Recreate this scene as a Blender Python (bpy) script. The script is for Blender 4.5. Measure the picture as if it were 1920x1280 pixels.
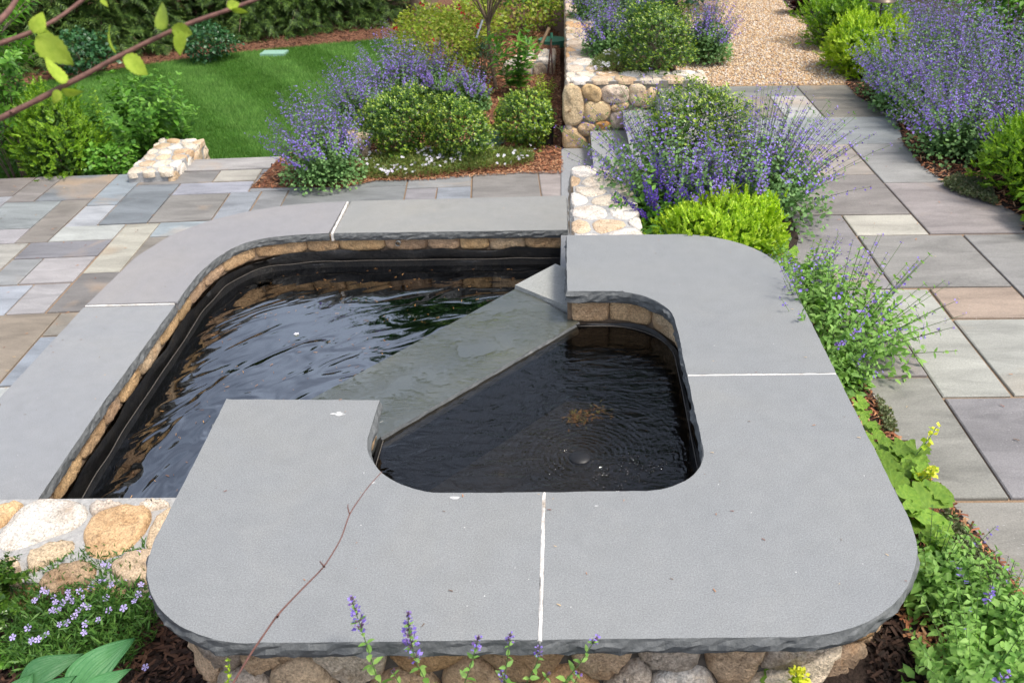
import bpy, math, random
import numpy as np
from mathutils import Vector, Matrix

for o in list(bpy.data.objects): bpy.data.objects.remove(o)
S = bpy.context.scene
COL = S.collection

# ------------------------------------------------------------------ camera
LENS_PX, PITCH, ROLL, PCX, PCY, CAMH = 1600.0, 0.5427, 0.011, 1066.0, 640.0, 1.75
cd = bpy.data.cameras.new('camera'); cam = bpy.data.objects.new('camera', cd); COL.objects.link(cam)
cd.sensor_width = 36.0; cd.lens = 36.0*LENS_PX/1920.0
cd.shift_x = -(PCX-960.0)/1920.0
cd.clip_start = 0.05; cd.clip_end = 500
cam.matrix_world = Matrix.Translation((0,0,CAMH)) @ Matrix.Rotation(math.pi/2-PITCH,4,'X') @ Matrix.Rotation(-ROLL,4,'Z')
cd.dof.use_dof = True; cd.dof.focus_distance = 3.3; cd.dof.aperture_fstop = 5.6
S.camera = cam
S.render.resolution_x = 1024; S.render.resolution_y = 682

# ------------------------------------------------------------------ sky, sun, exposure
SUN_EL, SUN_AZ = math.radians(60), math.radians(118)     # azimuth measured from +Y towards +X
w = bpy.data.worlds.new('World'); S.world = w; w.use_nodes = True
wn = w.node_tree.nodes; wl = w.node_tree.links; wn.clear()
sky = wn.new('ShaderNodeTexSky'); sky.sky_type = 'NISHITA'; sky.sun_disc = False
sky.sun_elevation = SUN_EL; sky.sun_rotation = SUN_AZ
sky.air_density = 1.0; sky.dust_density = 3.0; sky.ozone_density = 1.0
hs = wn.new('ShaderNodeHueSaturation'); hs.inputs['Saturation'].default_value = 0.62
bg = wn.new('ShaderNodeBackground'); bg.inputs['Strength'].default_value = 0.13
wo = wn.new('ShaderNodeOutputWorld')
tcw = wn.new('ShaderNodeTexCoord')
cn = wn.new('ShaderNodeTexNoise'); cn.inputs['Scale'].default_value = 2.2; cn.inputs['Detail'].default_value = 5
cr = wn.new('ShaderNodeValToRGB'); cr.color_ramp.elements[0].position = .35; cr.color_ramp.elements[1].position = .7
cr.color_ramp.elements[0].color = (.72,.75,.82,1); cr.color_ramp.elements[1].color = (2.1,2.08,2.05,1)
mx = wn.new('ShaderNodeMix'); mx.data_type = 'RGBA'; mx.blend_type = 'MULTIPLY'; mx.inputs['Factor'].default_value = 1
wl.new(tcw.outputs['Generated'], cn.inputs['Vector']); wl.new(cn.outputs['Fac'], cr.inputs['Fac'])
wl.new(sky.outputs['Color'], hs.inputs['Color']); wl.new(hs.outputs['Color'], mx.inputs['A']); wl.new(cr.outputs['Color'], mx.inputs['B'])
wl.new(mx.outputs['Result'], bg.inputs['Color']); wl.new(bg.outputs[0], wo.inputs[0])
sd = bpy.data.lights.new('sun', 'SUN'); sd.energy = 2.6; sd.angle = math.radians(13); sd.color = (1.0,.94,.84)
sun = bpy.data.objects.new('sun', sd); COL.objects.link(sun)
sdir = Vector((math.sin(SUN_AZ)*math.cos(SUN_EL), math.cos(SUN_AZ)*math.cos(SUN_EL), math.sin(SUN_EL)))
sun.rotation_euler = sdir.to_track_quat('Z','Y').to_euler(); sun.location = (4,6,12)
S.view_settings.view_transform = 'Standard'; S.view_settings.look = 'None'
S.view_settings.exposure = 0.68; S.view_settings.gamma = 1.0; S.view_settings.use_curve_mapping = False

# ------------------------------------------------------------------ helpers
rng = np.random.default_rng(7); random.seed(7)
def ray(u, v):
    x, y = u-PCX, v-PCY; c, s = math.cos(ROLL), math.sin(ROLL)
    xr, yr = x*c-y*s, x*s+y*c
    return np.array([xr, LENS_PX*math.cos(PITCH)-yr*math.sin(PITCH), -(yr*math.cos(PITCH)+LENS_PX*math.sin(PITCH))])
CAMP = np.array([0,0,CAMH])
def at(u, v, z):                      # point of the level z seen in that direction
    d = ray(u,v); return CAMP + d*((z-CAMH)/d[2])
def atY(u, v, Y):
    d = ray(u,v); return CAMP + d*(Y/d[1])
def atD(u, v, dist):
    d = ray(u,v); return CAMP + d*(dist/LENS_PX)
def depth(p): return p[1]*math.cos(PITCH)+(CAMH-p[2])*math.sin(PITCH)

def tag(o, label=None, cat=None, group=None, kind=None):
    if label: o['label'] = label
    if cat: o['category'] = cat
    if group: o['group'] = group
    if kind: o['kind'] = kind
    return o
def thing(name, label, cat, loc=(0,0,0), group=None):
    o = bpy.data.objects.new(name, None); o.empty_display_size = .1; COL.objects.link(o)
    o.location = tuple(float(a) for a in loc); return tag(o, label, cat, group)
def link(name, me, mat=None, parent=None, color=None):
    o = bpy.data.objects.new(name, me); COL.objects.link(o)
    if mat is not None and len(me.materials) == 0: me.materials.append(mat)
    if parent is not None: o.parent = parent
    if color is not None: o.color = (*color[:3], 1)
    return o
def npmesh(name, V, F, smooth=False):
    """V (n,3), F (m,k) arrays -> mesh"""
    V = np.ascontiguousarray(V, dtype=np.float32); F = np.ascontiguousarray(F, dtype=np.int32)
    me = bpy.data.meshes.new(name); me.vertices.add(len(V)); me.vertices.foreach_set('co', V.ravel())
    k = F.shape[1]; me.loops.add(F.size); me.loops.foreach_set('vertex_index', F.ravel())
    me.polygons.add(len(F)); me.polygons.foreach_set('loop_start', np.arange(0, F.size, k, dtype=np.int32))
    me.polygons.foreach_set('loop_total', np.full(len(F), k, dtype=np.int32))
    if smooth: me.polygons.foreach_set('use_smooth', np.ones(len(F), dtype=bool))
    me.update(calc_edges=True); return me
def pymesh(name, V, F, smooth=False):
    me = bpy.data.meshes.new(name); me.from_pydata([tuple(map(float,v)) for v in V], [], F)
    if smooth: me.polygons.foreach_set('use_smooth', [True]*len(me.polygons))
    me.update(); return me
def part(name, V, F, mat, parent, smooth=False, color=None, kind=None, origin=None):
    V = np.asarray(V, dtype=float)
    if origin is None: origin = np.array(parent.location) if parent is not None else np.zeros(3)
    V = V-np.asarray(origin)
    me = npmesh(name, V, F, smooth) if isinstance(F, np.ndarray) else pymesh(name, V, F, smooth)
    o = link(name, me, mat, parent, color)
    if kind: o['kind'] = kind
    return o
class Acc:
    def __init__(s): s.V = []; s.F = []; s.n = 0
    def add(s, V, F):
        s.V.append(np.asarray(V, dtype=np.float32).reshape(-1,3)); s.F.append(np.asarray(F, dtype=np.int32)+s.n); s.n += len(s.V[-1])
    def out(s): return np.concatenate(s.V), np.concatenate(s.F)
def norm(a): return a/np.maximum(np.linalg.norm(a, axis=-1, keepdims=True), 1e-9)
def scatter(tv, tf, pos, dirs, nrm, sc):
    """copies of a template (y = length, z = normal) at pos"""
    tv = np.asarray(tv, float); tf = np.asarray(tf)
    pos = np.asarray(pos, float).reshape(-1,3); n = len(pos)
    y = norm(np.asarray(dirs, float)); x = norm(np.cross(y, np.asarray(nrm, float))); z = np.cross(x, y)
    sc = np.broadcast_to(np.asarray(sc, float), (n,))[:,None,None]
    V = pos[:,None,:] + sc*(tv[None,:,0:1]*x[:,None,:] + tv[None,:,1:2]*y[:,None,:] + tv[None,:,2:3]*z[:,None,:])
    F = (tf[None]+(np.arange(n)*len(tv))[:,None,None]).reshape(-1, tf.shape[1])
    return V.reshape(-1,3), F
def rdir(n, up=0.0):
    d = rng.normal(size=(n,3)); d = norm(d); d[:,2] += up; return norm(d)
def tube(path, rad, k=6, cap=True):
    """triangulated tapering tube along a polyline"""
    P = np.asarray(path, float); n = len(P); rad = np.broadcast_to(np.asarray(rad, float), (n,))
    T = norm(np.gradient(P, axis=0)); ref = np.array([0.3,0.2,1.0]); 
    X = norm(np.cross(T, ref)+1e-6); Y = np.cross(T, X)
    a = np.linspace(0, 2*math.pi, k, endpoint=False)
    V = P[:,None,:] + rad[:,None,None]*(np.cos(a)[None,:,None]*X[:,None,:]+np.sin(a)[None,:,None]*Y[:,None,:])
    V = V.reshape(-1,3); F = []
    for i in range(n-1):
        for j in range(k):
            p, q = i*k+j, i*k+(j+1)%k
            F += [(p,q,q+k),(p,q+k,p+k)]
    return V, np.array(F)
def bezier(a, b, c, n):
    t = np.linspace(0,1,n)[:,None]; return (1-t)**2*a+2*t*(1-t)*b+t*t*c
def box(x0,x1,y0,y1,z0,z1):
    V = [(x,y,z) for z in (z0,z1) for y in (y0,y1) for x in (x0,x1)]
    return V, [(0,2,3,1),(4,5,7,6),(0,1,5,4),(2,6,7,3),(0,4,6,2),(1,3,7,5)]
def prism(poly, z0, z1):
    n = len(poly); V = [(p[0],p[1],z1) for p in poly]+[(p[0],p[1],z0) for p in poly]
    F = [tuple(range(n)), tuple(range(2*n-1,n-1,-1))]+[(i,i+n,(i+1)%n+n,(i+1)%n) for i in range(n)]
    return V, F
def area(poly):
    p = np.asarray(poly); return .5*np.sum(p[:,0]*np.roll(p[:,1],-1)-np.roll(p[:,0],-1)*p[:,1])
def ccw(poly): return list(poly) if area(poly) > 0 else list(poly)[::-1]
def fillet(pts, rads, step=.03):
    """open polyline with rounded corners -> dense points"""
    out = [np.array(pts[0],float)]
    for i in range(1, len(pts)-1):
        a, b, c = (np.array(p,float) for p in (pts[i-1],pts[i],pts[i+1])); r = rads[i-1]
        u = (a-b)/np.linalg.norm(a-b); v = (c-b)/np.linalg.norm(c-b)
        if r <= 0: out.append(b); continue
        ang = math.acos(np.clip(u@v,-1,1)); d = r/math.tan(ang/2)
        p0, p1 = b+u*d, b+v*d; ctr = b+norm(u+v)*(r/math.sin(ang/2))
        a0 = math.atan2(*(p0-ctr)[::-1]); a1 = math.atan2(*(p1-ctr)[::-1]); da = (a1-a0+math.pi)%(2*math.pi)-math.pi
        m = max(4, int(abs(da)*r/step))
        out += [ctr+r*np.array([math.cos(a0+da*t/m), math.sin(a0+da*t/m)]) for t in range(m+1)]
    out.append(np.array(pts[-1],float)); return np.array(out)
def resample(P, step, closed=False):
    P = np.asarray(P,float)
    if closed: P = np.vstack([P,P[:1]])
    L = np.r_[0, np.cumsum(np.linalg.norm(np.diff(P,axis=0),axis=1))]; n = max(2,int(L[-1]/step))
    s = np.linspace(0,L[-1],n+1); Q = np.c_[[np.interp(s,L,P[:,k]) for k in range(P.shape[1])]].T
    return Q[:-1] if closed else Q
def noise1(n, rough=6, amp=1.0):
    """smooth random sequence"""
    x = rng.normal(size=max(4,n//rough+4)); t = np.linspace(0,len(x)-1.001,n); i = t.astype(int); f = t-i; f = f*f*(3-2*f)
    return amp*(x[i]*(1-f)+x[np.minimum(i+1,len(x)-1)]*f)

# ------------------------------------------------------------------ materials
class NT:
    def __init__(s, name):
        s.m = bpy.data.materials.new(name); s.m.use_nodes = True; s.t = s.m.node_tree; s.t.nodes.clear()
        s.out = s.t.nodes.new('ShaderNodeOutputMaterial')
    def n(s, typ, **kw):
        d = s.t.nodes.new('ShaderNode'+typ)
        for k, v in kw.items():
            key = k.replace('_',' ')
            if key in d.inputs: s.set(d.inputs[key], v)
            elif k in d.inputs: s.set(d.inputs[k], v)
            else: setattr(d, k, v)
        return d
    def set(s, inp, v):
        if isinstance(v, bpy.types.NodeSocket): s.t.links.new(v, inp)
        elif isinstance(v, (tuple,list)) and len(v) == 3 and inp.type == 'RGBA': inp.default_value = (*v,1)
        else: inp.default_value = v
    def noise(s, scale, detail=4, rough=.55, vec=None, dist=0.0):
        d = s.n('TexNoise', Scale=scale, Detail=detail, Roughness=rough, Distortion=dist)
        if vec is not None: s.set(d.inputs['Vector'], vec)
        return d.outputs['Fac']
    def ramp(s, fac, stops, interp='LINEAR'):
        d = s.n('ValToRGB'); e = d.color_ramp.elements; d.color_ramp.interpolation = interp
        while len(e) < len(stops): e.new(.5)
        for k, (p, c) in enumerate(stops):
            e[k].position = p; e[k].color = (*c,1) if isinstance(c,(tuple,list)) else (c,c,c,1)
        s.set(d.inputs[0], fac); return d.outputs[0]
    def mix(s, fac, a, b, mode='MIX'):
        d = s.n('Mix', data_type='RGBA', blend_type=mode); s.set(d.inputs[0], fac); s.set(d.inputs[6], a); s.set(d.inputs[7], b); return d.outputs[2]
    def math(s, op, a, b=None, c=None):
        d = s.n('Math', operation=op); s.set(d.inputs[0], a)
        if b is not None: s.set(d.inputs[1], b)
        if c is not None: s.set(d.inputs[2], c)
        return d.outputs[0]
    def pos(s): return s.n('NewGeometry').outputs['Position']
    def bump(s, h, dist=.01, strength=1.0, normal=None):
        d = s.n('Bump', Strength=strength, Distance=dist, Height=h)
        if normal is not None: s.set(d.inputs['Normal'], normal)
        return d.outputs[0]
    def bsdf(s, **kw):
        d = s.n('BsdfPrincipled', **kw); s.t.links.new(d.outputs[0], s.out.inputs[0]); return d
def gray(v): return (v,v,v)

def m_bluestone(name, base):
    t = NT(name); p = t.pos()
    big = t.ramp(t.noise(1.1,6,.65,p,.5), [(.28,(base[0]*.94,base[1]*.95,base[2]*.97)),(.5,base),(.72,(base[0]*1.06,base[1]*1.04,base[2]*1.0))])
    blot = t.ramp(t.noise(4.5,6,.7,p,.8), [(.60,gray(1)),(.74,gray(.93))]); big = t.mix(1.0, big, blot, 'MULTIPLY')
    st_ = t.ramp(t.noise(2.2,4,.6,p,1.5), [(.60,gray(0)),(.66,gray(.06)),(.72,gray(0))]); big = t.mix(st_, big, (.33,.32,.29))
    fine = t.ramp(t.noise(250,4,.85,p), [(.32,gray(.60)),(.5,gray(1.0)),(.68,gray(1.46))])
    c = t.mix(1.0, big, fine, 'MULTIPLY')
    mid = t.ramp(t.noise(14,6,.7,p), [(.35,gray(.96)),(.65,gray(1.04))]); c = t.mix(1.0, c, mid, 'MULTIPLY')
    v = t.n('TexVoronoi', Scale=26.0, Randomness=1.0); t.set(v.inputs['Vector'], p)
    fleck = t.ramp(v.outputs['Distance'], [(.03,gray(1)),(.06,gray(0))]); sel = t.math('GREATER_THAN', t.n('SeparateColor', Color=v.outputs['Color']).outputs[0], .86)
    c = t.mix(t.math('MULTIPLY', fleck, t.math('MULTIPLY', sel, .7)), c, (.72,.7,.66))
    v2 = t.n('TexVoronoi', Scale=34.0); t.set(v2.inputs['Vector'], t.n('VectorMath', operation='ADD', Vector=p).outputs[0])
    dk = t.ramp(v2.outputs['Distance'], [(.03,gray(1)),(.07,gray(0))]); sel2 = t.math('GREATER_THAN', t.n('SeparateColor', Color=v2.outputs['Color']).outputs[1], .88)
    c = t.mix(t.math('MULTIPLY', dk, t.math('MULTIPLY', sel2, .6)), c, (.07,.06,.05))
    vein = t.ramp(t.noise(.9,3,.5,p,1.2), [(.47,gray(1)),(.5,gray(.86)),(.53,gray(1))]); c = t.mix(.2, c, t.mix(1.0,c,vein,'MULTIPLY'))
    h = t.noise(620,2,.7,p)
    t.bsdf(Base_Color=c, Roughness=.72, Specular_IOR_Level=.3, Normal=t.bump(h,.0004,.4)); return t.m
def m_paver():
    t = NT('paver_bluestone'); p = t.pos(); oi = t.n('ObjectInfo'); rnd = oi.outputs['Random']
    off = t.n('VectorMath', operation='ADD', Vector=p); cmb = t.n('CombineXYZ'); 
    t.set(cmb.inputs[0], t.math('MULTIPLY', rnd, 37.0)); t.set(cmb.inputs[2], t.math('MULTIPLY', rnd, 91.0)); t.set(off.inputs[1], cmb.outputs[0]); q = off.outputs[0]
    st = t.n('Mapping', Vector=q); st.inputs['Scale'].default_value = (1.0,3.2,1.0); st.inputs['Rotation'].default_value = (0,0,.3)
    c = oi.outputs['Color']
    c = t.mix(1.0, c, t.ramp(t.noise(2.6,5,.6,st.outputs[0],.6), [(.22,gray(.60)),(.5,gray(1.0)),(.78,gray(1.32))]), 'MULTIPLY')
    rust = t.ramp(t.noise(1.7,3,.5,q,.8), [(.60,gray(0)),(.78,gray(1))]); c = t.mix(t.math('MULTIPLY', rust, t.math('MULTIPLY', t.math('GREATER_THAN', rnd, .55), .5)), c, (.42,.28,.16))
    c = t.mix(1.0, c, t.ramp(t.noise(160,3,.7,q), [(.3,gray(.82)),(.7,gray(1.16))]), 'MULTIPLY')
    sp = t.ramp(t.noise(60,2,.6,st.outputs[0]), [(.68,gray(0)),(.76,gray(1))]); band = t.ramp(t.noise(1.8,2,.5,q), [(.5,gray(0)),(.62,gray(1))])
    c = t.mix(t.math('MULTIPLY', t.math('MULTIPLY', sp, band), .55), c, (.66,.64,.62))
    h = t.math('ADD', t.math('MULTIPLY', t.noise(7,5,.6,st.outputs[0]), 2.0), t.noise(120,3,.6,q))
    t.bsdf(Base_Color=c, Roughness=.62, Specular_IOR_Level=.35, Normal=t.bump(h,.003,.6)); return t.m
def m_fieldstone(name='fieldstone', wet=False):
    t = NT(name); p = t.pos(); oi = t.n('ObjectInfo'); rnd = oi.outputs['Random']; c = oi.outputs['Color']
    cmb = t.n('CombineXYZ'); t.set(cmb.inputs[0], t.math('MULTIPLY', rnd, 50.0)); t.set(cmb.inputs[1], t.math('MULTIPLY', rnd, 23.0))
    off = t.n('VectorMath', operation='ADD', Vector=p); t.set(off.inputs[1], cmb.outputs[0]); q = off.outputs[0]
    c = t.mix(1.0, c, t.ramp(t.noise(9,5,.65,q,.4), [(.25,(.62,.54,.46)),(.5,gray(1.0)),(.75,(1.22,1.2,1.18))]), 'MULTIPLY')
    c = t.mix(1.0, c, t.ramp(t.noise(110,3,.75,q), [(.3,gray(.5)),(.5,gray(1.0)),(.68,gray(1.38))]), 'MULTIPLY')
    rust = t.ramp(t.noise(5,4,.6,q,1.0), [(.55,gray(0)),(.75,gray(1))]); c = t.mix(t.math('MULTIPLY',rust,.42), c, (.46,.25,.11))
    dark = t.ramp(t.noise(16,5,.7,q), [(.62,gray(0)),(.74,gray(1))]); c = t.mix(t.math('MULTIPLY',dark,.45), c, (.13,.11,.09))
    h = t.math('ADD', t.math('MULTIPLY', t.noise(22,6,.7,q), 2.5), t.noise(120,3,.7,q))
    t.bsdf(Base_Color=c, Roughness=.8 if not wet else .4, Specular_IOR_Level=.25, Normal=t.bump(h,.010,.8)); return t.m
def m_plain(name, col, rough=.7, scale=40, var=.25, bump=.003, spec=.3, metal=0.0):
    t = NT(name); p = t.pos()
    c = t.ramp(t.noise(scale,5,.65,p), [(.25,tuple(x*(1-var) for x in col)),(.75,tuple(x*(1+var) for x in col))])
    t.bsdf(Base_Color=c, Roughness=rough, Specular_IOR_Level=spec, Metallic=metal, Normal=t.bump(t.noise(scale*2,4,.6,p),bump,.7)); return t.m
def m_leaf(name, cols, trans=.35, rough=.45, spec=.35):
    t = NT(name); g = t.n('NewGeometry'); r = g.outputs['Random Per Island']
    n = len(cols); c = t.ramp(r, [(i/max(1,n-1), cols[i]) for i in range(n)])
    c = t.mix(1.0, c, t.ramp(t.noise(3.0,2,.5,g.outputs['Position']), [(.3,gray(.82)),(.7,gray(1.16))]), 'MULTIPLY')
    b = t.n('BsdfPrincipled', Base_Color=c, Roughness=rough, Specular_IOR_Level=spec)
    tr = t.n('BsdfTranslucent', Color=t.mix(1.0, c, (1.15,1.25,.6), 'MULTIPLY'))
    mxs = t.n('MixShader'); t.set(mxs.inputs[0], trans); t.t.links.new(b.outputs[0], mxs.inputs[1]); t.t.links.new(tr.outputs[0], mxs.inputs[2])
    t.t.links.new(mxs.outputs[0], t.out.inputs[0]); return t.m
def m_island(name, cols, rough=.8, bump=0.0):
    t = NT(name); g = t.n('NewGeometry'); n = len(cols)
    c = t.ramp(g.outputs['Random Per Island'], [(i/n, cols[i]) for i in range(n)], 'CONSTANT')
    c = t.mix(1.0, c, t.ramp(t.noise(90,3,.6,g.outputs['Position']), [(.3,gray(.75)),(.7,gray(1.2))]), 'MULTIPLY')
    t.bsdf(Base_Color=c, Roughness=rough, Specular_IOR_Level=.25); return t.m
def m_water(name, height, tint, ior=1.75):
    """height(t, pos) -> socket; clear dark water with a Fresnel reflection"""
    t = NT(name); p = t.pos(); h, dist = height(t, p); nrm = t.bump(h, dist, 1.0)
    f = t.n('Fresnel', IOR=ior, Normal=nrm).outputs[0]
    gl = t.n('BsdfGlossy', Color=(1,1,1), Roughness=.015, Normal=nrm); tr = t.n('BsdfTransparent', Color=tint)
    ms = t.n('MixShader'); t.set(ms.inputs[0], f); t.t.links.new(tr.outputs[0], ms.inputs[1]); t.t.links.new(gl.outputs[0], ms.inputs[2])
    t.t.links.new(ms.outputs[0], t.out.inputs[0]); return t.m

def m_split():
    t = NT('split_bluestone'); p = t.pos(); c = t.ramp(t.noise(30,5,.7,p), [(.3,(.075,.08,.082)),(.6,(.125,.13,.13)),(.8,(.20,.20,.195))])
    t.bsdf(Base_Color=c, Roughness=.75, Specular_IOR_Level=.3, Normal=t.bump(t.noise(45,5,.7,p),.006,.8)); return t.m
SPLIT = m_split()
BLUE = m_bluestone('coping_bluestone', (.197,.203,.203))
BLUE_L = m_bluestone('coping_bluestone_lower', (.225,.23,.235))
PAVER = m_paver(); STONE = m_fieldstone(); 
MORTAR = m_plain('grey_mortar', (.33,.325,.315), .9, 45, .3, .009)
MORTAR_D = m_plain('dark_joint', (.10,.085,.07), .95, 40, .3, .006)
def m_lime():
    t = NT('white_lime_joint'); p = t.pos(); c = t.ramp(t.noise(9,5,.7,p), [(.30,(.34,.29,.24)),(.45,(.56,.53,.49)),(.7,(.66,.64,.61))])
    c = t.mix(1.0, c, t.ramp(t.noise(160,3,.7,p), [(.3,gray(.7)),(.7,gray(1.2))]), 'MULTIPLY'); t.bsdf(Base_Color=c, Roughness=.95, Normal=t.bump(t.noise(120,4,.7,p),.004,.8)); return t.m
LIME = m_lime()
SAND = m_plain('joint_sand', (.24,.165,.105), .95, 150, .35, .003)
SOIL = m_plain('soil', (.032,.021,.016), .95, 40, .5, .02)
MULCHG = m_plain('mulch_ground', (.17,.08,.045), .95, 60, .5, .02)
FLOOR = m_plain('forest_floor', (.06,.035,.024), .95, 25, .5, .02)
BARK = m_plain('bark', (.17,.12,.085), .9, 30, .4, .02)
TWIG = m_plain('twig_bark', (.15,.075,.06), .7, 90, .35, .002)
REDTWIG = m_plain('red_twig_bark', (.16,.075,.06), .6, 90, .35, .001)
WOOD = m_plain('stake_wood', (.33,.22,.13), .8, 30, .25, .003)
GREENP = m_plain('green_plastic', (.045,.17,.11), .5, 20, .1, .001)
PALEGREENP = m_plain('pale_green_plastic', (.25,.42,.33), .5, 20, .1, .001)
BLACKP = m_plain('black_plastic', (.012,.012,.013), .45, 20, .1, .001)
GREYM = m_plain('grey_metal', (.35,.37,.38), .4, 20, .1, .001, .5, .6)
BRONZE = m_plain('bronze_metal', (.10,.075,.055), .4, 20, .2, .001, .5, .5)
ORANGE = m_plain('orange_plastic', (.75,.16,.02), .4, 20, .1, .001)
MINERAL = m_plain('mineral_line', (.09,.08,.07), .8, 120, .5, .001)
def _liner():
    t = NT('black_liner'); p = t.pos()
    c = t.ramp(t.noise(12,5,.7,p), [(.3,(.006,.006,.007)),(.6,(.014,.013,.012)),(.8,(.035,.025,.018))])
    h = t.math('ADD', t.noise(5,3,.5,p,.5), t.math('MULTIPLY', t.noise(40,4,.6,p), .3))
    t.bsdf(Base_Color=c, Roughness=.38, Specular_IOR_Level=.35, Normal=t.bump(h,.03,.7)); return t.m
LINER = _liner()
def _bottom():
    t = NT('silty_liner'); p = t.pos()
    c = t.ramp(t.noise(4,6,.75,p,.5), [(.3,(.010,.010,.010)),(.6,(.03,.028,.025)),(.8,(.07,.052,.032))])
    t.bsdf(Base_Color=c, Roughness=.7, Normal=t.bump(t.noise(20,5,.7,p),.02,.6)); return t.m
SILT = _bottom()

# ------------------------------------------------------------------ levels (top of the upper coping is 0)
Z_UP, Z_LOW, Z_PAT, Z_LAWN, Z_TERR = 0.0, -.74, -.79, -1.0, -.25
Z_BOWL, Z_POOL = -.185, -1.0
HID = -1.6

# ------------------------------------------------------------------ stone building kit
def chaikin(p, it=2):
    p = np.asarray(p,float)
    for _ in range(it):
        q = np.roll(p,-1,0); p = np.stack([.75*p+.25*q,.25*p+.75*q],1).reshape(-1,2)
    return p
TANS = [(.50,.37,.24),(.60,.49,.36),(.66,.60,.52),(.47,.30,.16),(.52,.43,.34),(.56,.44,.31),(.44,.36,.28)]
PALES = [(.62,.54,.43),(.68,.62,.55),(.60,.46,.32),(.66,.57,.46),(.54,.39,.25)]
BROWNS = [(.44,.28,.16),(.48,.33,.20),(.40,.29,.20),(.50,.30,.15),(.46,.38,.30),(.54,.38,.24)]
def stone(poly, fmap, parent, color, bulge=.02, dep=.05, gap=.008, mat=None, name='stone', npts=16, origin=None, ck=1):
    p = np.array(ccw(poly)); c = p.mean(0); r = np.linalg.norm(p-c,axis=1).mean()
    p = c+(p-c)*(1-gap/max(r,.02)); p = resample(chaikin(p,ck), np.sum(np.linalg.norm(np.diff(np.vstack([p,p[:1]]),axis=0),axis=1))/npts, True)
    n = len(p); c = p.mean(0); p = c+(p-c)*(1+rng.normal(0,.018,(n,1)))
    rings = [(1.0,-dep),(1.0,-bulge*.9),(.94,-bulge*.30),(.80,-bulge*.03)]
    V = []; tx, ty = rng.normal(0,.15,2)*bulge/max(r,.02)
    for k,(s,h) in enumerate(rings):
        q = c+(p-c)*s; hh = h+(rng.normal(0,bulge*.15,n) if k else 0)+((q-c)@np.array([tx,ty]) if k else 0)
        V += [fmap(a,b,e) for (a,b),e in zip(q,np.broadcast_to(hh,(n,)))]
    q = c+(p-c)*.42; V += [fmap(a,b,e) for (a,b),e in zip(q, rng.normal(bulge*.05,bulge*.20,n))]
    V.append(fmap(c[0],c[1],bulge*.08)); V = np.array(V); m = len(rings)+1; F = []
    for k in range(m-1):
        for i in range(n):
            j = (i+1)%n; F.append((k*n+i,k*n+j,(k+1)*n+j,(k+1)*n+i))
    for i in range(n): F.append(((m-1)*n+i,(m-1)*n+(i+1)%n,m*n))
    cc = np.clip(np.array(color)*rng.uniform(.88,1.1),0,.85)
    return part(name, V, F, mat or STONE, parent, True, cc, origin=origin)
def clip_half(poly, pt, nrm):
    out = []; n = len(poly)
    for i in range(n):
        a, b = poly[i], poly[(i+1)%n]; da = (a-pt)@nrm; db = (b-pt)@nrm
        if da <= 0: out.append(a)
        if (da < 0) != (db < 0) and abs(da-db) > 1e-12: out.append(a+(b-a)*(da/(da-db)))
    return out
def voronoi(x0,x1,y0,y1,nx,ny,jit=.34,brick=.5):
    seeds = []; dx, dy = (x1-x0)/nx, (y1-y0)/ny
    for j in range(ny):
        o = (j%2)*brick*dx
        for i in range(-1,nx+1): seeds.append((x0+(i+.5)*dx+o+rng.uniform(-jit,jit)*dx, y0+(j+.5)*dy+rng.uniform(-jit,jit)*dy))
    seeds = np.array(seeds); cells = []
    for k, s in enumerate(seeds):
        poly = [np.array(q,float) for q in ((x0,y0),(x1,y0),(x1,y1),(x0,y1))]
        for l in np.argsort(((seeds-s)**2).sum(1))[1:14]:
            poly = clip_half(poly, (s+seeds[l])/2, seeds[l]-s)
            if len(poly) < 3: break
        if len(poly) >= 3 and abs(area(poly)) > .12*dx*dy: cells.append(np.array(poly))
    return cells
def courses(x0,x1,z0,z1,h,wmin,wmax):
    zs = [z0]
    while zs[-1] < z1-h*.6: zs.append(min(zs[-1]+h*rng.uniform(.75,1.3), z1))
    zs[-1] = z1; cells = []
    for a, b in zip(zs[:-1],zs[1:]):
        x = x0-rng.uniform(0,wmin)
        sk = rng.normal(0,.012)
        while x < x1:
            wd = rng.uniform(wmin,wmax); s2 = rng.normal(0,.014); e = min(x+wd,x1+.02); q = [(max(x,x0)-sk,a),(e-s2,a),(e+s2,b),(max(x,x0)+sk,b)]
            if e-max(x,x0) > .05:
                if wd < .2 and rng.random() < .35 and b-a > .09:
                    m_ = (a+b)/2+rng.normal(0,.01); cells += [np.array([q[0],q[1],(e,m_),(max(x,x0),m_)]), np.array([(max(x,x0),m_),(e,m_),q[2],q[3]])]
                else:
                    j = lambda: rng.normal(0,.010)
                    cells.append(np.array([q[0],((q[0][0]+q[1][0])/2+j(),a+j()*.7),q[1],(e+j()*.5,(a+b)/2),q[2],((q[2][0]+q[3][0])/2+j(),b+j()*.7),q[3]]))
            x = e; sk = s2
    return cells
def plane_map(o, ex, ey, en):
    o, ex, ey, en = (np.asarray(a,float) for a in (o,ex,ey,en)); return lambda s,t,h: o+ex*s+ey*t+en*h
def path_map(P, off=0.0):
    P = np.asarray(P,float); L = np.r_[0,np.cumsum(np.linalg.norm(np.diff(P,axis=0),axis=1))]
    T = norm(np.gradient(P,axis=0)); N = np.c_[T[:,1],-T[:,0]]
    def f(s,t,h):
        x = np.interp(s,L,P[:,0]); y = np.interp(s,L,P[:,1]); a = np.interp(s,L,N[:,0]); b = np.interp(s,L,N[:,1])
        return np.array([x+a*(h+off), y+b*(h+off), t])
    return f, L[-1]
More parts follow.
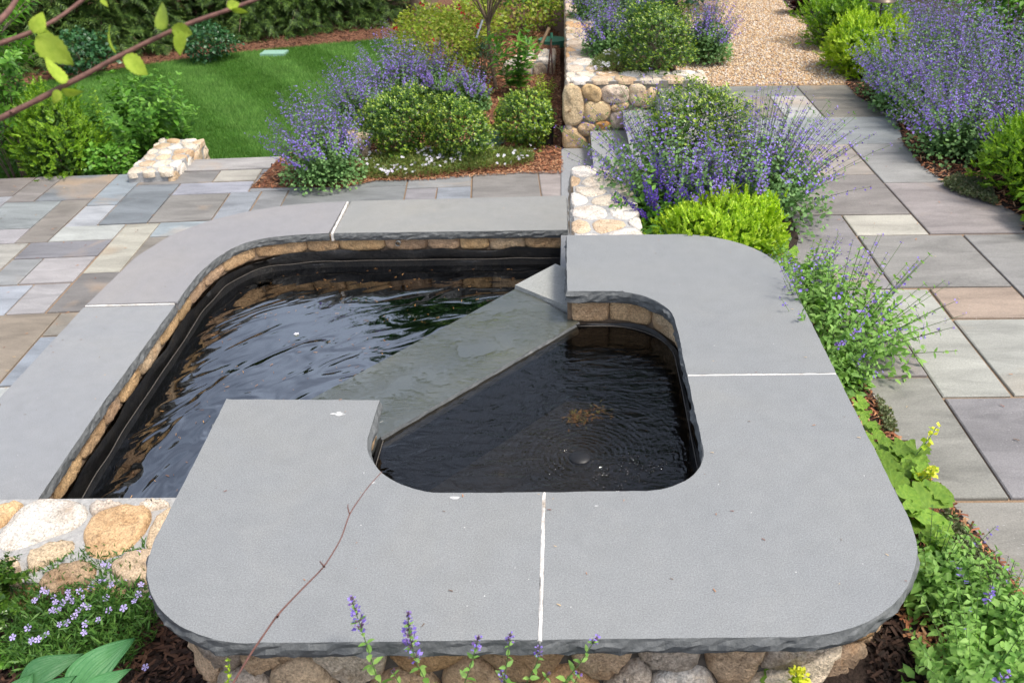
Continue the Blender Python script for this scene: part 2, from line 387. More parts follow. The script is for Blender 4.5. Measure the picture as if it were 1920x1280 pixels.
def quad_map(a,b,c,d,z):
    a,b,c,d = (np.asarray(q,float)[:2] for q in (a,b,c,d))
    def f(s,t,h):
        p = (1-s)*(1-t)*a+s*(1-t)*b+s*t*c+(1-s)*t*d; return np.array([p[0],p[1],z+h])
    return f
def pick(pal): return pal[rng.integers(len(pal))]

# ------------------------------------------------------------------ terrain
V, F = box(-80,80,-40,120,HID-.3,HID); ground = part('ground', V, F, FLOOR, None); tag(ground,'dark forest floor reaching to the horizon','ground',kind='structure')
V, F = box(-30,0.0,7.35,45,HID,Z_LAWN-.03); o = part('woodland_floor', V, F, MULCHG, None); tag(o,'brown mulch floor under the evergreen trees','mulch ground',kind='structure')
lawn_px = [(-260,330),(-200,205),(0,172),(100,150),(250,126),(400,104),(560,88),(690,76),(745,72),(780,78),(800,120),(760,330)]
lawn_xy = [at(u,v,Z_LAWN)[:2] for u,v in lawn_px]
lawn_xy = [p if p[1] > 7.4 else np.array([p[0],7.4]) for p in lawn_xy]
def m_lawn():
    t = NT('lawn_turf'); p = t.pos(); c = t.ramp(t.noise(6,5,.7,p), [(.3,(.045,.12,.02)),(.7,(.07,.17,.03))])
    t.bsdf(Base_Color=c, Roughness=.9, Specular_IOR_Level=.1, Normal=t.bump(t.noise(120,3,.7,p),.02,.8)); return t.m
V, F = prism(ccw(lawn_xy), Z_LAWN-.05, Z_LAWN); lawn = part('lawn', V, F, m_lawn(), None); tag(lawn,'mown green lawn behind the lower patio','lawn',kind='structure')

# upper terrace soil (stepped blocks round basin and steps)
tv, tf = [], []
for bx in ((.95,14,-4,3.85),(.10,14,3.85,5.05),(.83,14,5.05,7.66),(.10,14,7.66,40)):
    V, F = box(*bx[:4],HID,Z_TERR-.035); n0 = len(tv); tv += V; tf += [tuple(i+n0 for i in f) for f in F]
o = part('terrace_ground', tv, tf, SOIL, None); tag(o,'dark soil of the upper terrace beds','ground',kind='structure')
# sloping bed in front of the fountain
nx, ny = 40, 14; gx = np.linspace(-8,.95,nx); gy = np.linspace(-4,2.4,ny); G = []
for y in gy:
    for x in gx:
        s = np.clip((x+1.35)/2.2,0,1); z = -.80+(.515)*s*s*(3-2*s)
        if y > 1.6 and -1.1 < x < .55: z = -1.5
        G.append((x,y,z+rng.normal(0,.012)))
F = [(j*nx+i,j*nx+i+1,(j+1)*nx+i+1,(j+1)*nx+i) for j in range(ny-1) for i in range(nx-1)]
o = part('bed_ground', G, F, SOIL, None, True); tag(o,'dark mulched soil sloping in front of the fountain','ground',kind='structure')

# ------------------------------------------------------------------ paving
def paver(parent, fm, x0,x1,y0,y1, z, color, th=.045, gap=.006, name='paving_stone'):
    x0+=gap; x1-=gap; y0+=gap; y1-=gap; j = lambda: rng.normal(0,.0015)
    z = z+rng.normal(0,.0012); b = .004
    c = [(x0+j(),y0+j()),(x1+j(),y0+j()),(x1+j(),y1+j()),(x0+j(),y1+j())]; ci = [(x0+b,y0+b),(x1-b,y0+b),(x1-b,y1-b),(x0+b,y1-b)]
    V = [(*fm(*p),z) for p in ci]+[(*fm(*p),z-b) for p in c]+[(*fm(*p),z-th) for p in c]
    F = [(0,1,2,3)]+[(4+i,4+(i+1)%4,(i+1)%4,i) for i in range(4)]+[(8+i,8+(i+1)%4,4+(i+1)%4,4+i) for i in range(4)]
    cc = np.array(color); cc = np.clip((cc.mean()+(cc-cc.mean())*.75)*.60*rng.uniform(.97,1.03,3),0,.8)
    return part(name, V, F, PAVER, parent, False, cc)
sl=(.245,.265,.285); bl=(.33,.365,.41); lb=(.40,.435,.48); tp=(.315,.285,.26); tb=(.33,.285,.235); cm=(.52,.485,.395); pw=(.50,.51,.49); li=(.42,.41,.42); md=(.27,.275,.275); br=(.275,.25,.225); rs=(.36,.275,.20); gg=(.36,.365,.345); pk=(.42,.375,.35); gr=(.33,.33,.325); pg=(.44,.45,.44)
th = math.radians(4.4); rotm = lambda u,v: (u*math.cos(th)-v*math.sin(th), u*math.sin(th)+v*math.cos(th))
LEFT = [(-4.6,-4.01,6.94,7.38,br),(-4.01,-3.78,6.80,7.39,tp),(-3.78,-3.325,6.80,7.38,sl),(-3.325,-3.08,6.66,7.37,bl),(-3.08,-2.46,7.09,7.37,tp),(-2.46,-2.10,7.10,7.37,cm),
 (-2.10,-1.4,6.84,7.37,gr),(-3.08,-2.715,6.25,7.08,sl),(-2.715,-2.10,6.82,7.08,lb),(-2.715,-2.24,6.25,6.81,tp),(-2.24,-1.99,6.2,6.83,bl),(-1.99,-1.77,6.2,6.83,gr),(-1.77,-.81,6.3,6.83,md),(-1.4,-.81,6.84,7.37,md),
 (-3.325,-3.08,6.24,6.655,(.47,.50,.53)),(-4.0,-3.56,6.235,6.795,(.34,.36,.375)),(-3.56,-3.325,5.965,6.795,tb),(-4.6,-4.0,6.5,6.935,li),(-4.6,-4.0,5.97,6.495,sl),(-4.0,-3.555,5.965,6.235,li),(-3.325,-2.865,5.965,6.24,pw),
 (-2.865,-2.615,5.41,6.24,cm),(-3.44,-2.865,5.685,5.96,md),(-4.1,-3.44,5.27,5.96,(.48,.45,.38)),(-2.615,-2.2,5.975,6.24,lb),(-2.615,-2.2,5.3,5.97,tb),(-3.225,-2.87,5.28,5.68,(.46,.43,.42)),(-3.44,-3.225,5.28,5.68,gg),
 (-3.7,-3.11,4.7,5.27,lb),(-3.11,-2.875,4.86,5.27,li),(-2.865,-2.4,4.86,5.41,br),(-3.5,-2.77,4.0,4.855,rs),(-2.77,-2.3,4.57,4.85,tb),(-2.77,-2.3,4.035,4.56,bl),(-2.9,-2.3,3.4,4.03,pw),(-3.6,-2.9,3.3,4.0,gg),(-4.6,-4.1,5.27,5.96,tb),(-4.3,-3.7,4.7,5.27,tp),(-4.2,-3.5,4.0,4.7,sl),(-4.3,-3.6,3.3,4.0,li),
 (-3.1,-2.4,2.7,3.3,tp),(-3.8,-3.1,2.7,3.3,bl),(-5.3,-4.6,6.6,7.38,bl),(-5.3,-4.6,5.9,6.6,tp),
 (-.81,-.27,6.76,7.2,gr),(-.81,-.555,6.4,6.755,gr),(-.555,-.27,6.4,6.755,bl),(-.27,.295,6.4,7.25,tp),(.295,.50,6.4,7.25,pk)]
lp_base = [rotm(*q) for q in ((-6.2,2.3),(-2.25,2.3),(-2.25,5.6),(-1.9,5.9),(.46,5.9),(.56,7.25),(-.8,7.37),(-6.2,7.37))]
V, F = prism(ccw(lp_base), HID, Z_PAT-.012); lowp = part('lower_patio', V, F, SAND, None); tag(lowp,'lower patio of mixed blue, grey and tan paving stones','patio',kind='structure')
for a in LEFT: paver(lowp, rotm, *a[:4], Z_PAT, a[4])
# border slab at the head of the stair down to the lawn, with its lime joint
paver(lowp, rotm, -2.93,-1.2,7.375,7.69, Z_PAT+.005, (.46,.45,.43), .08, name='edging_slab')
ev, ef = box(0,1,0,1,0,1); part('lime_joint', [(*rotm(-2.965+a*.028,7.385+b*.29),Z_PAT-.05+c*.052) for a,b,c in ev], ef, LIME, lowp)

idm = lambda x,y: (x,y)
RIGHT = [(.81,2.06,7.36,7.70,md),(2.06,2.8,6.73,7.70,br),(1.75,2.06,6.73,7.36,(.50,.52,.52)),(1.1,1.75,6.73,7.36,tp),(.81,1.1,6.73,7.36,gr),(1.4,2.85,6.06,6.73,bl),(.81,1.4,6.06,6.73,li),(2.06,3.0,5.27,6.06,(.37,.385,.39)),
 (1.5,2.06,5.425,6.06,pk),(.81,1.5,5.425,6.06,gr),(2.06,3.0,4.46,5.27,(.36,.345,.335)),(1.4,2.06,4.75,5.425,(.30,.28,.265)),(1.64,2.06,4.45,4.745,(.54,.535,.46)),(1.0,1.64,3.80,4.745,(.30,.30,.305)),(1.64,2.24,3.81,4.445,(.33,.325,.315)),
 (2.24,3.1,3.0,4.45,(.31,.33,.325)),(1.52,1.81,2.85,3.795,(.44,.45,.43)),(1.81,2.24,3.49,3.805,(.45,.34,.25)),(1.81,2.5,2.85,3.485,(.43,.43,.40)),(1.15,1.52,3.0,3.795,(.33,.31,.31)),(1.05,1.52,2.23,2.995,(.32,.31,.275)),(1.52,2.3,2.23,2.845,(.28,.28,.285)),
 (1.05,1.95,1.4,2.225,(.31,.295,.275)),(1.95,2.6,1.4,2.225,gr),(2.5,3.1,2.2,2.995,bl),(1.0,1.9,.6,1.395,bl),(.85,1.4,4.75,5.42,gr),(2.3,2.5,2.23,2.845,tp)]
V, F = box(1.0,3.15,.5,7.71,Z_TERR-.3,Z_TERR-.012); upp = part('upper_patio', V, F, SAND, None); tag(upp,'upper patio walk of large grey and tan bluestone slabs','patio',kind='structure')
for a in RIGHT: paver(upp, idm, *a[:4], Z_TERR, (a[4][0]*1.06,a[4][1]*1.0,a[4][2]*.93), gap=.0065)

# gravel path
gp = [(0.95,7.72),(2.52,7.72),(2.75,8.3),(2.7,9.4),(2.9,11),(3.2,14),(3.2,22),(1.0,22),(1.55,13.5),(1.45,11.5),(1.35,10),(1.1,8.8)]
V, F = prism(ccw(gp), Z_TERR-.2, Z_TERR-.005); grav = part('gravel_path', V, F, m_plain('gravel_bed',(.42,.29,.17),.95,120,.4,.01), None); tag(grav,'tan pea gravel path beyond the upper patio','gravel path',kind='structure')

# ------------------------------------------------------------------ coping slabs
def keep_corners(P, step):
    """resample a closed outline but keep its sharp corners"""
    d0 = norm(P-np.roll(P,1,0)); d1 = norm(np.roll(P,-1,0)-P); cs = np.where((d0*d1).sum(1) < .8)[0]
    if len(cs) == 0: return resample(P, step, True)
    out = []
    for a, b in zip(cs, np.r_[cs[1:], cs[0]+len(P)]):
        seg = P[np.arange(a,b+1)%len(P)]; out.append(resample(seg, step)[:-1] if np.linalg.norm(np.diff(seg,axis=0),axis=1).sum() > step*1.5 else seg[:1])
    return np.vstack(out)
def slab(name, outline, z, th, mat, parent, plain=None, amp=1.0, step=.022, color=None):
    """slab with a flat sawn top and a chiselled rock-face edge; plain(p) -> True where the edge is a sawn joint"""
    P0 = np.array(ccw(outline)); P = keep_corners(P0, step); n = len(P)
    T = norm(np.roll(P,-1,0)-np.roll(P,1,0)); N = np.c_[T[:,1],-T[:,0]]
    k = np.array([0.0 if plain is not None and plain(p) else 1.0 for p in P])*amp
    zs = [0,-.007,-.02,-.036,-.05,-th]; base = [0,.002,.006,.007,.003,-.006]; am = [.0008,.0016,.0036,.004,.0036,.0025]
    V = []
    for zz,b,a in zip(zs,base,am):
        d = (b+noise1(n,3,a)+rng.normal(0,a*.55,n))*k
        q = P+N*d[:,None]; jz = (rng.normal(0,.003,n)*k if 0 < -zz < th else 0)
        V += [(x,y,z+zz+e) for (x,y),e in zip(q,np.broadcast_to(jz,(n,)))]
    m = len(zs); F = [tuple(range(n)), tuple(range(m*n-1,(m-1)*n-1,-1))]
    for r in range(m-1):
        for i in range(n): F.append((r*n+(i+1)%n, r*n+i, (r+1)*n+i, (r+1)*n+(i+1)%n))
    o = part(name, V, F, mat, parent, False, color); o.data.materials.append(SPLIT)
    for i, pl_ in enumerate(o.data.polygons):
        if i > 1 and k[(i-2)%n] > .3: pl_.material_index = 1
    return o
OUT = resample(fillet([(-1.231,2.527),(-1.185,1.452),(.995,1.452),(.995,3.925),(-.004,3.93)],[.40,.43,.46],.02), .01)
INN = resample(fillet([(-.004,3.33),(.443,3.325),(.437,2.008),(-.68,2.008),(-.678,2.51)],[.27,.21,.31],.015), .01)
jx, jy, jw = -.080, 2.650, .0052
front = OUT[:,1] < 2.0
A1 = [p for p in OUT if p[1] < 2.64 and p[0] < jx-jw]; B1 = [p for p in OUT if p[0] > jx+jw and p[1] < jy-jw]; C1 = [p for p in OUT if p[1] > jy+jw and p[0] > -.01 and not (p[0] < -.5)]
A2 = [p for p in INN if p[0] < jx-jw and p[1] < 2.6]; B2 = [p for p in INN if p[0] > jx+jw and p[1] < jy-jw]; C2 = [p for p in INN if p[1] > jy+jw and p[0] > -.01]
A1 = A1+[np.array((jx-jw,1.452))]; A2 = [np.array((jx-jw,2.008))]+A2; B1 = [np.array((jx+jw,1.452))]+B1+[np.array((.995,jy-jw))]; B2 = [np.array((.440,jy-jw))]+B2+[np.array((jx+jw,2.008))]
C1 = [np.array((.995,jy+jw))]+C1; C2 = C2+[np.array((.440,jy+jw))]
fount = thing('fountain', 'raised grey bluestone fountain bowl with rounded C-shaped coping on a fieldstone base', 'fountain', (0,2.65,HID))
F0 = np.array(fount.location)
pj = lambda p: (abs(p[0]-jx) < .012 and p[1] < 2.0 and 1.46 < p[1]) or (abs(p[1]-jy) < .012 and .45 < p[0] < .985)
slab('coping_slab', A1+A2, Z_UP, .062, BLUE, fount, pj); slab('coping_slab', B1+B2, Z_UP, .062, BLUE, fount, pj); slab('coping_slab', C1+C2, Z_UP, .062, BLUE, fount, pj)
def joint(a, b, wd, z, parent):
    a, b = np.array(a,float), np.array(b,float); d = norm(b-a); n_ = np.array((-d[1],d[0])); m = max(8,int(np.linalg.norm(b-a)/.02)); V = []
    w1, w2, zz = wd+noise1(m+1,2,.0014), wd+noise1(m+1,2,.0014), z+.0006+noise1(m+1,2,.0012)
    for i in range(m+1):
        q = a+(b-a)*i/m; l, r = q+n_*w1[i], q-n_*w2[i]; V += [(*l,z-.055),(*l,z-.001),(*q,zz[i]),(*r,z-.001),(*r,z-.055)]
    F = [(i*5+k,i*5+k+1,i*5+k+6,i*5+k+5) for i in range(m) for k in range(4)]+[(4,3,2,1,0),tuple(m*5+k for k in range(5))]
    part('lime_joint', V, F, LIME, parent)
joint((jx,1.449),(jx,2.006),jw,Z_UP,fount); joint((.442,jy),(.993,jy),jw,Z_UP,fount)

for (u,v,r_) in ((635,775,.016),(852,933,.009),(700,905,.005),(1118,948,.004)):
    c_ = at(u,v,Z_UP+.0012); an_ = np.linspace(0,2*math.pi,18,endpoint=False); rr_ = r_*(1+noise1(18,2,.35)); part('white_stain', [(c_[0]+1.5*q*math.cos(a),c_[1]+.8*q*math.sin(a),c_[2]) for a,q in zip(an_,rr_)], [tuple(range(18))], m_plain('white_stain',(.42,.42,.41),.9,300,.3,.0005), fount)

# fieldstone base of the fountain: dark core and one stone after the other
def offset(P, d):
    T = norm(np.gradient(P,axis=0)); return P+np.c_[T[:,1],-T[:,0]]*d
def wallstrip(P, z0, z1, closed=False):
    n = len(P); V = [(x,y,z0) for x,y in P]+[(x,y,z1) for x,y in P]
    return V, [(i,(i+1)%n,(i+1)%n+n,i+n) for i in range(n if closed else n-1)]
core = resample(offset(OUT,-.085), .04)
V, F = wallstrip(core, HID, -.06); basew = part('base_wall', V, F, MORTAR_D, fount)
f, L = path_map(offset(OUT,-.05))
for c in voronoi(0,L,-.66,-.050,int(L/.20),4,.38):
    pal = BROWNS if rng.random() < .6 else TANS
    stone(c, f, basew, pick(pal), bulge=.030, dep=.06, gap=.003, npts=26, origin=F0)
# inside of the bowl: stone band, liner, seam, floor
bowl = resample(offset(INN,-.03),.02)
f, L = path_map(bowl); s = .02
BANDM = m_plain('band_mortar',(.17,.12,.08),.9,60,.3,.004)
bband = part('stone_band', *wallstrip(offset(bowl,-.02),-.20,-.05), BANDM, fount)
while s < L-.06:
    wd = rng.uniform(.16,.26); e = min(s+wd,L); zb = -.165-rng.uniform(0,.012)
    stone([(s,zb+.010),(s+wd*.12,zb),(s+wd*rng.uniform(.4,.6),zb-.004),(s+wd*.88,zb),(e,zb+.010),(e,-.06),(e,-.03),(s,-.03),(s,-.06)], f, bband, pick([(.50,.34,.19),(.46,.31,.18),(.54,.40,.25)]), bulge=.014, dep=.03, gap=.000, npts=30, origin=F0); s = e+.002
def liner_wall(P, ztop, zbot, amp=.012):
    P = resample(P,.05); n = len(P); rows = [(ztop,0),(ztop-.02,.004),(ztop-.06,-.002),(ztop-.14,.006),(zbot,.0)]; V = []
    T = norm(np.gradient(P,axis=0)); N = np.c_[T[:,1],-T[:,0]]
    for k,(z,d) in enumerate(rows):
        q = P+N*(d+noise1(n,4,amp*.6))[:,None]; zz = z+(noise1(n,4,amp) if k == 0 else 0)
        V += [(x,y,e) for (x,y),e in zip(q,np.broadcast_to(zz,(n,)))]
    return V, [(r*n+i,(r+1)*n+i,(r+1)*n+i+1,r*n+i+1) for r in range(4) for i in range(n-1)]
V, F = liner_wall(offset(bowl,.012), -.162, -.62); part('liner', V, F, LINER, fount, True)
V, F = prism(ccw(np.vstack([offset(INN,-.1),[(-1.1,2.6),(-.2,3.9)]])), -.66, -.60); part('bowl_floor', V, F, SILT, fount)
sp = resample(offset(bowl,.02),.05); V, F = tube(np.c_[sp,np.full(len(sp),-.182)+noise1(len(sp),4,.003)], .0022, 4); part('mineral_line', V, F, MINERAL, fount)

# spillway stone, its end block and the dam below
wB, wE, wD, wF = np.array((-.25,3.69)), np.array((-1.013,2.77)), np.array((.03,3.33)), np.array((-.72,2.50))
d1 = (wE-wB)/np.linalg.norm(wE-wB)
wp = [wB-d1*.02, wB+d1*1.45, wF+d1*.22, wD+(wD-wF)/np.linalg.norm(wD-wF)*.03]
def m_wet():
    t = NT('wet_bluestone'); p = t.pos()
    c = t.ramp(t.noise(2.2,5,.65,p), [(.3,(.038,.044,.036)),(.55,(.058,.062,.047)),(.75,(.085,.083,.058))])
    c = t.mix(1.0, c, t.ramp(t.noise(240,2,.7,p), [(.3,gray(.8)),(.7,gray(1.25))]), 'MULTIPLY')
    mp = t.n('Mapping', Vector=p); mp.inputs['Rotation'].default_value = (0,0,math.radians(40)); mp.inputs['Scale'].default_value = (16,60,1)
    h = t.math('ADD', t.noise(1.0,4,.6,mp.outputs[0],.7), t.math('MULTIPLY', t.noise(7,3,.5,p), 1.6))
    msk = t.ramp(t.noise(5.0,3,.6,p), [(.42,gray(.1)),(.62,gray(1))])
    t.bsdf(Base_Color=c, Roughness=.5, Specular_IOR_Level=.4, Coat_Weight=1.0, Coat_Roughness=.02, Coat_IOR=1.8, Coat_Normal=t.bump(t.math('MULTIPLY',h,msk),.007,1.0)); return t.m
WET = m_wet()
spill = thing('spillway_stone', 'long wet grey-green stone slab set diagonally where the bowl spills over', 'spillway', (-.45,3.1,-.22))
slab('weir_slab', wp, -.170, .062, WET, spill, None, .35)
bq = [wB+np.array((-.006,-.004)), np.array((-.062,3.915)), np.array((.25,3.62)), np.array((.05,3.40)), np.array((.012,3.455))]
slab('end_block', bq, -.150, .06, m_bluestone('end_block_stone',(.26,.265,.25)), spill, None, .3)
V, F = prism(ccw([wB+(.03,-.02),wB+d1*1.45+(.03,-.02),wF+d1*.22+(-.04,.03),wD+(-.03,.03)]), HID, -.232); part('dam', V, F, LINER, spill)
V, F = prism([(-1.12,1.95),(-.72,1.95),(-.72,2.44),(-1.13,2.46)], HID, -.063); part('pier_core', V, F, MORTAR_D, fount)

# ------------------------------------------------------------------ lower pool
pool = thing('pond', 'long dark lower pool edged by grey bluestone coping beside the patio', 'pond', (-1.3,4.2,HID)); PO = np.array(pool.location)
opx = [(-190,960),(0,745),(160,573),(257,480),(318,442),(393,413),(466,396),(537,385),(600,380),(660,377),(860,372),(1062,367)]
ipx = [(75,930),(200,745),(330,569),(352,538),(372,513),(400,488),(430,468),(462,454),(505,445),(560,440),(620,437),(860,434),(1064,431)]
def smooth_path(px, z):
    P = np.array([at(u,v,z)[:2] for u,v in px]); Q = resample(P,.02)
    for _ in range(6): Q[1:-1] = .25*Q[:-2]+.5*Q[1:-1]+.25*Q[2:]
    return Q
PO_out = smooth_path(opx, Z_LOW); PO_in = smooth_path(ipx, Z_LOW)
d0 = norm(PO_in[0]-PO_in[12]); PO_in = np.vstack([PO_in[0]+d0*.35, PO_in])
PO_in = resample(PO_in,.02)
ja0, ja1 = at(160,573,Z_LOW)[:2], at(325,569,Z_LOW)[:2]; jb0, jb1 = at(652,378,Z_LOW)[:2], at(622,438,Z_LOW)[:2]
def idx(P, q): return int(np.argmin(((P-q)**2).sum(1)))
oa, ob, ia, ib = idx(PO_out,ja0), idx(PO_out,jb0), idx(PO_in,ja1), idx(PO_in,jb1)
def pjl(p): return min(abs(p[1]-(ja0+(ja1-ja0)*.5)[1]) if -2.95 < p[0] < -2.42 else 9, abs(p[0]-(jb0[0]+jb1[0])/2) if 5.7 < p[1] < 6.25 else 9) < .03
slab('coping_slab', np.vstack([PO_out[:oa], PO_in[:ia][::-1]]), Z_LOW, .062, BLUE_L, pool, pjl)
slab('coping_slab', np.vstack([PO_out[oa+1:ob], PO_in[ia+1:ib][::-1]]), Z_LOW, .062, m_bluestone('coping_bluestone_warm',(.228,.222,.225)), pool, pjl)
slab('coping_slab', np.vstack([PO_out[ob+1:], PO_in[ib+1:][::-1]]), Z_LOW, .062, m_bluestone('coping_bluestone_grey',(.225,.225,.215)), pool, pjl)
for a, b in ((ja0,ja1),(jb0,jb1)):
    joint(a, b+norm(b-a)*.004, .009, Z_LOW, pool)
pin = resample(offset(PO_in,-.012),.02)
pband = part('stone_band', *wallstrip(offset(pin,-.016),-.9,-.75), BANDM, pool)
f, L = path_map(pin); s = .02
while s < L-.05:
    wd = rng.uniform(.17,.36); e = min(s+wd,L); zb = -.888-rng.uniform(0,.015)
    stone([(s,zb+.018),(s+wd*.15,zb),(s+wd*rng.uniform(.4,.6),zb-.005),(s+wd*.85,zb),(e,zb+.018),(e,-.80),(e,-.76),(s,-.76),(s,-.80)], f, pband, pick([(.50,.33,.17),(.44,.29,.16),(.52,.38,.24),(.40,.27,.17)]), bulge=.016, dep=.03, gap=.000, npts=30, origin=PO); s = e+.001
V, F = liner_wall(offset(pin,.014), -.884, -1.42, .014); part('liner', V, F, LINER, pool, True)
V, F = liner_wall(offset(pin,.035), -.955, -1.42, .006); part('liner_fold', V, F, LINER, pool, True)
sp = resample(offset(pin,.042),.05); V, F = tube(np.c_[sp,np.full(len(sp),-.947)+noise1(len(sp),4,.004)], .0025, 4); part('mineral_line', V, F, MINERAL, pool)
V, F = box(-3,.1,2.3,5.9,-1.5,-1.40); part('pool_floor', V, F, SILT, pool)
ov = at(748,454,-.83); V, F = tube([(ov[0],5.76,-.825),(ov[0],5.66,-.825)], .019, 12); part('inlet_pipe', V, F, GREYM, pool)

# water
def h_pool(t, p):
    sp_ = t.n('SeparateXYZ', Vector=p); dx = t.math('SUBTRACT', sp_.outputs[0], -.15); dy = t.math('SUBTRACT', sp_.outputs[1], 2.9)
    d = t.math('SQRT', t.math('ADD', t.math('MULTIPLY',dx,dx), t.math('MULTIPLY',dy,dy))); an = t.math('ARCTAN2', dy, dx)
    cv = t.n('CombineXYZ'); t.set(cv.inputs[0], t.math('MULTIPLY', d, 6.8)); t.set(cv.inputs[1], t.math('MULTIPLY', an, 6.0))
    a = t.noise(1.0,1.6,.45,cv.outputs[0],1.0); b = t.noise(7,1,.4,p,.6); c = t.noise(3.2,1,.4,p,.8)
    h = t.math('ADD', t.math('ADD', a, t.math('MULTIPLY', b, .10)), t.math('MULTIPLY', c, .35))
    sx = t.n('SeparateXYZ', Vector=p); dist = t.math('SUBTRACT', sx.outputs[1], t.math('MULTIPLY', t.math('ABSOLUTE', sx.outputs[0]), .1))
    calm = t.n('MapRange', Value=sx.outputs[1]); calm.inputs[1].default_value = 4.2; calm.inputs[2].default_value = 5.5; calm.inputs[3].default_value = 1.0; calm.inputs[4].default_value = .25
    return t.math('MULTIPLY', h, calm.outputs[0]), .019
BUB = at(1088,856,Z_BOWL)
def h_bowl(t, p):
    v = t.n('VectorMath', operation='DISTANCE', Vector=p); v.inputs[1].default_value = tuple(BUB); d = t.math('ADD', v.outputs['Value'], t.math('MULTIPLY', t.noise(9,3,.6,p), .055))
    ring = t.math('MULTIPLY', t.math('SINE', t.math('MULTIPLY', d, 2*math.pi/.022)), t.math('POWER', 2.718, t.math('MULTIPLY', d, -7.0)))
    mp = t.n('Mapping', Vector=p); mp.inputs['Rotation'].default_value = (0,0,.2); mp.inputs['Scale'].default_value = (9,22,1)
    b = t.noise(1.0,3,.55,mp.outputs[0],.8)
    return t.math('ADD', t.math('MULTIPLY', ring, .15), t.math('MULTIPLY', b, t.math('ADD', .25, t.math('POWER', 2.718, t.math('MULTIPLY', d, -3.5))))), .013
V, F = prism(ccw(np.vstack([offset(PO_in,-.02),[(.02,5.7),(.02,3.7),(-.3,3.6),(-1.0,2.75),(-1.15,2.4),(-2.3,2.4)]])), Z_POOL-.001, Z_POOL)
o = part('pond_water', V[:len(V)//2], [F[0]], m_water('pond_water', h_pool, (.40,.36,.28), 3.0), None); tag(o,'rippled dark water of the lower pool mirroring sky and trees','water',kind='structure')
V, F = prism(ccw(np.vstack([offset(INN,-.025),[wF+(-.1,-.1)+d1*.1, wF+(.02,.02), wD+(0,.02)]])), Z_BOWL-.001, Z_BOWL)
o = part('bowl_water', V[:len(V)//2], [F[0]], m_water('bowl_water', h_bowl, (.5,.46,.4), 1.45), None); tag(o,'dark bubbling water inside the upper bowl','water',kind='structure')

# ------------------------------------------------------------------ steps and dry walls
steps = thing('stone_steps', 'grey bluestone steps climbing beside the fieldstone wall to the upper patio', 'steps', (.3,6.4,HID))
for k,(xa,z) in enumerate(((.248,-.617),(.533,-.433))):
    o_ = [(xa-.03,5.10),(xa+.33,5.10),(xa+.33,7.615),(xa-.03,7.615)]
    slab('tread', o_, z, .055, BLUE_L, steps, lambda p: p[0] > 0 and abs(p[0]-(o_[0][0])) > .02, .5, .06)
    V, F = box(xa,xa+.30,5.12,7.613,HID,z-.056); part('riser', V, F, m_plain('riser_stone',(.42,.36,.29),.85,30,.25,.01), steps)
slab('landing', [(-.045,5.0),(.30,5.0),(.30,7.615),(-.045,7.615)], Z_PAT+.012, .06, BLUE_L, steps, None, .3, .06)
V, F = box(.80,.90,5.12,7.613,HID,Z_TERR-.05); part('riser', V, F, MORTAR, steps)

def drywall(name, label, x0,x1,y0,y1,z0,z1, nxt, nyt, faces, pal, nm=3, group='fieldstone garden walls', skip_top=False):
    """mortared wall: core, stones on the top and on the named faces"""
    t = thing(name, label, 'wall', ((x0+x1)/2,(y0+y1)/2,z0), group); og = np.array(t.location)
    V, F = box(x0+.02,x1-.02,y0+.02,y1-.02,z0,z1-.010); part('mortar_core', V, F, MORTAR, t)
    if not skip_top:
        fm = plane_map((0,0,z1),(1,0,0),(0,1,0),(0,0,1))
        for c in voronoi(x0,x1,y0,y1,nxt,nyt,.3): stone(c, fm, t, pick(pal), .013, .05, .009, npts=18, origin=og)
    for fc in faces:
        hgt = z1-.03-z0
        if fc == 'W': fm = plane_map((x0,0,0),(0,-1,0),(0,0,1),(-1,0,0)); a0, a1 = -y1, -y0
        if fc == 'S': fm = plane_map((0,y0,0),(1,0,0),(0,0,1),(0,-1,0)); a0, a1 = x0, x1
        if fc == 'E': fm = plane_map((x1,0,0),(0,1,0),(0,0,1),(1,0,0)); a0, a1 = y0, y1
        if fc == 'N': fm = plane_map((0,y1,0),(-1,0,0),(0,0,1),(0,1,0)); a0, a1 = -x1, -x0
        for c in voronoi(a0,a1,z0,z1-.02,max(1,int((a1-a0)/.22)),nm,.3): stone(c, fm, t, pick(TANS), .03, .05, .008, npts=14, origin=og)
    return t
drywall('stone_wall','pale mortared fieldstone wall between the fountain coping and the steps', .018,.40,3.95,5.12,Z_PAT-.03,-.055, 2,7, 'WN', PALES, 4)
wa = drywall('stone_wall','long tan fieldstone wall running back from the steps beside the mulch bed', .0,.36,7.99,15.5,Z_LAWN,-.17, 2,26, 'W', TANS, 4)
wf = thing('stone_wall','short fieldstone wall of big rounded tan stones facing the steps','wall',(.5,7.8,Z_PAT-.03),'fieldstone garden walls'); og = np.array(wf.location)
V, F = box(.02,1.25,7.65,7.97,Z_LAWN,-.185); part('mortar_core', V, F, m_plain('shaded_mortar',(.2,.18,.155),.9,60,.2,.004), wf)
V, F = box(.03,1.24,7.66,7.96,-.22,-.183); part('mortar_cap', V, F, MORTAR, wf)
fm = plane_map((0,0,-.17),(1,0,0),(0,1,0),(0,0,1))
for c in voronoi(0,1.27,7.63,7.985,6,2,.3): stone(c, fm, wf, pick(PALES), .013, .04, .009, npts=18, origin=og)
fm = plane_map((0,7.62,0),(1,0,0),(0,0,1),(0,-1,0)); K = 4.923
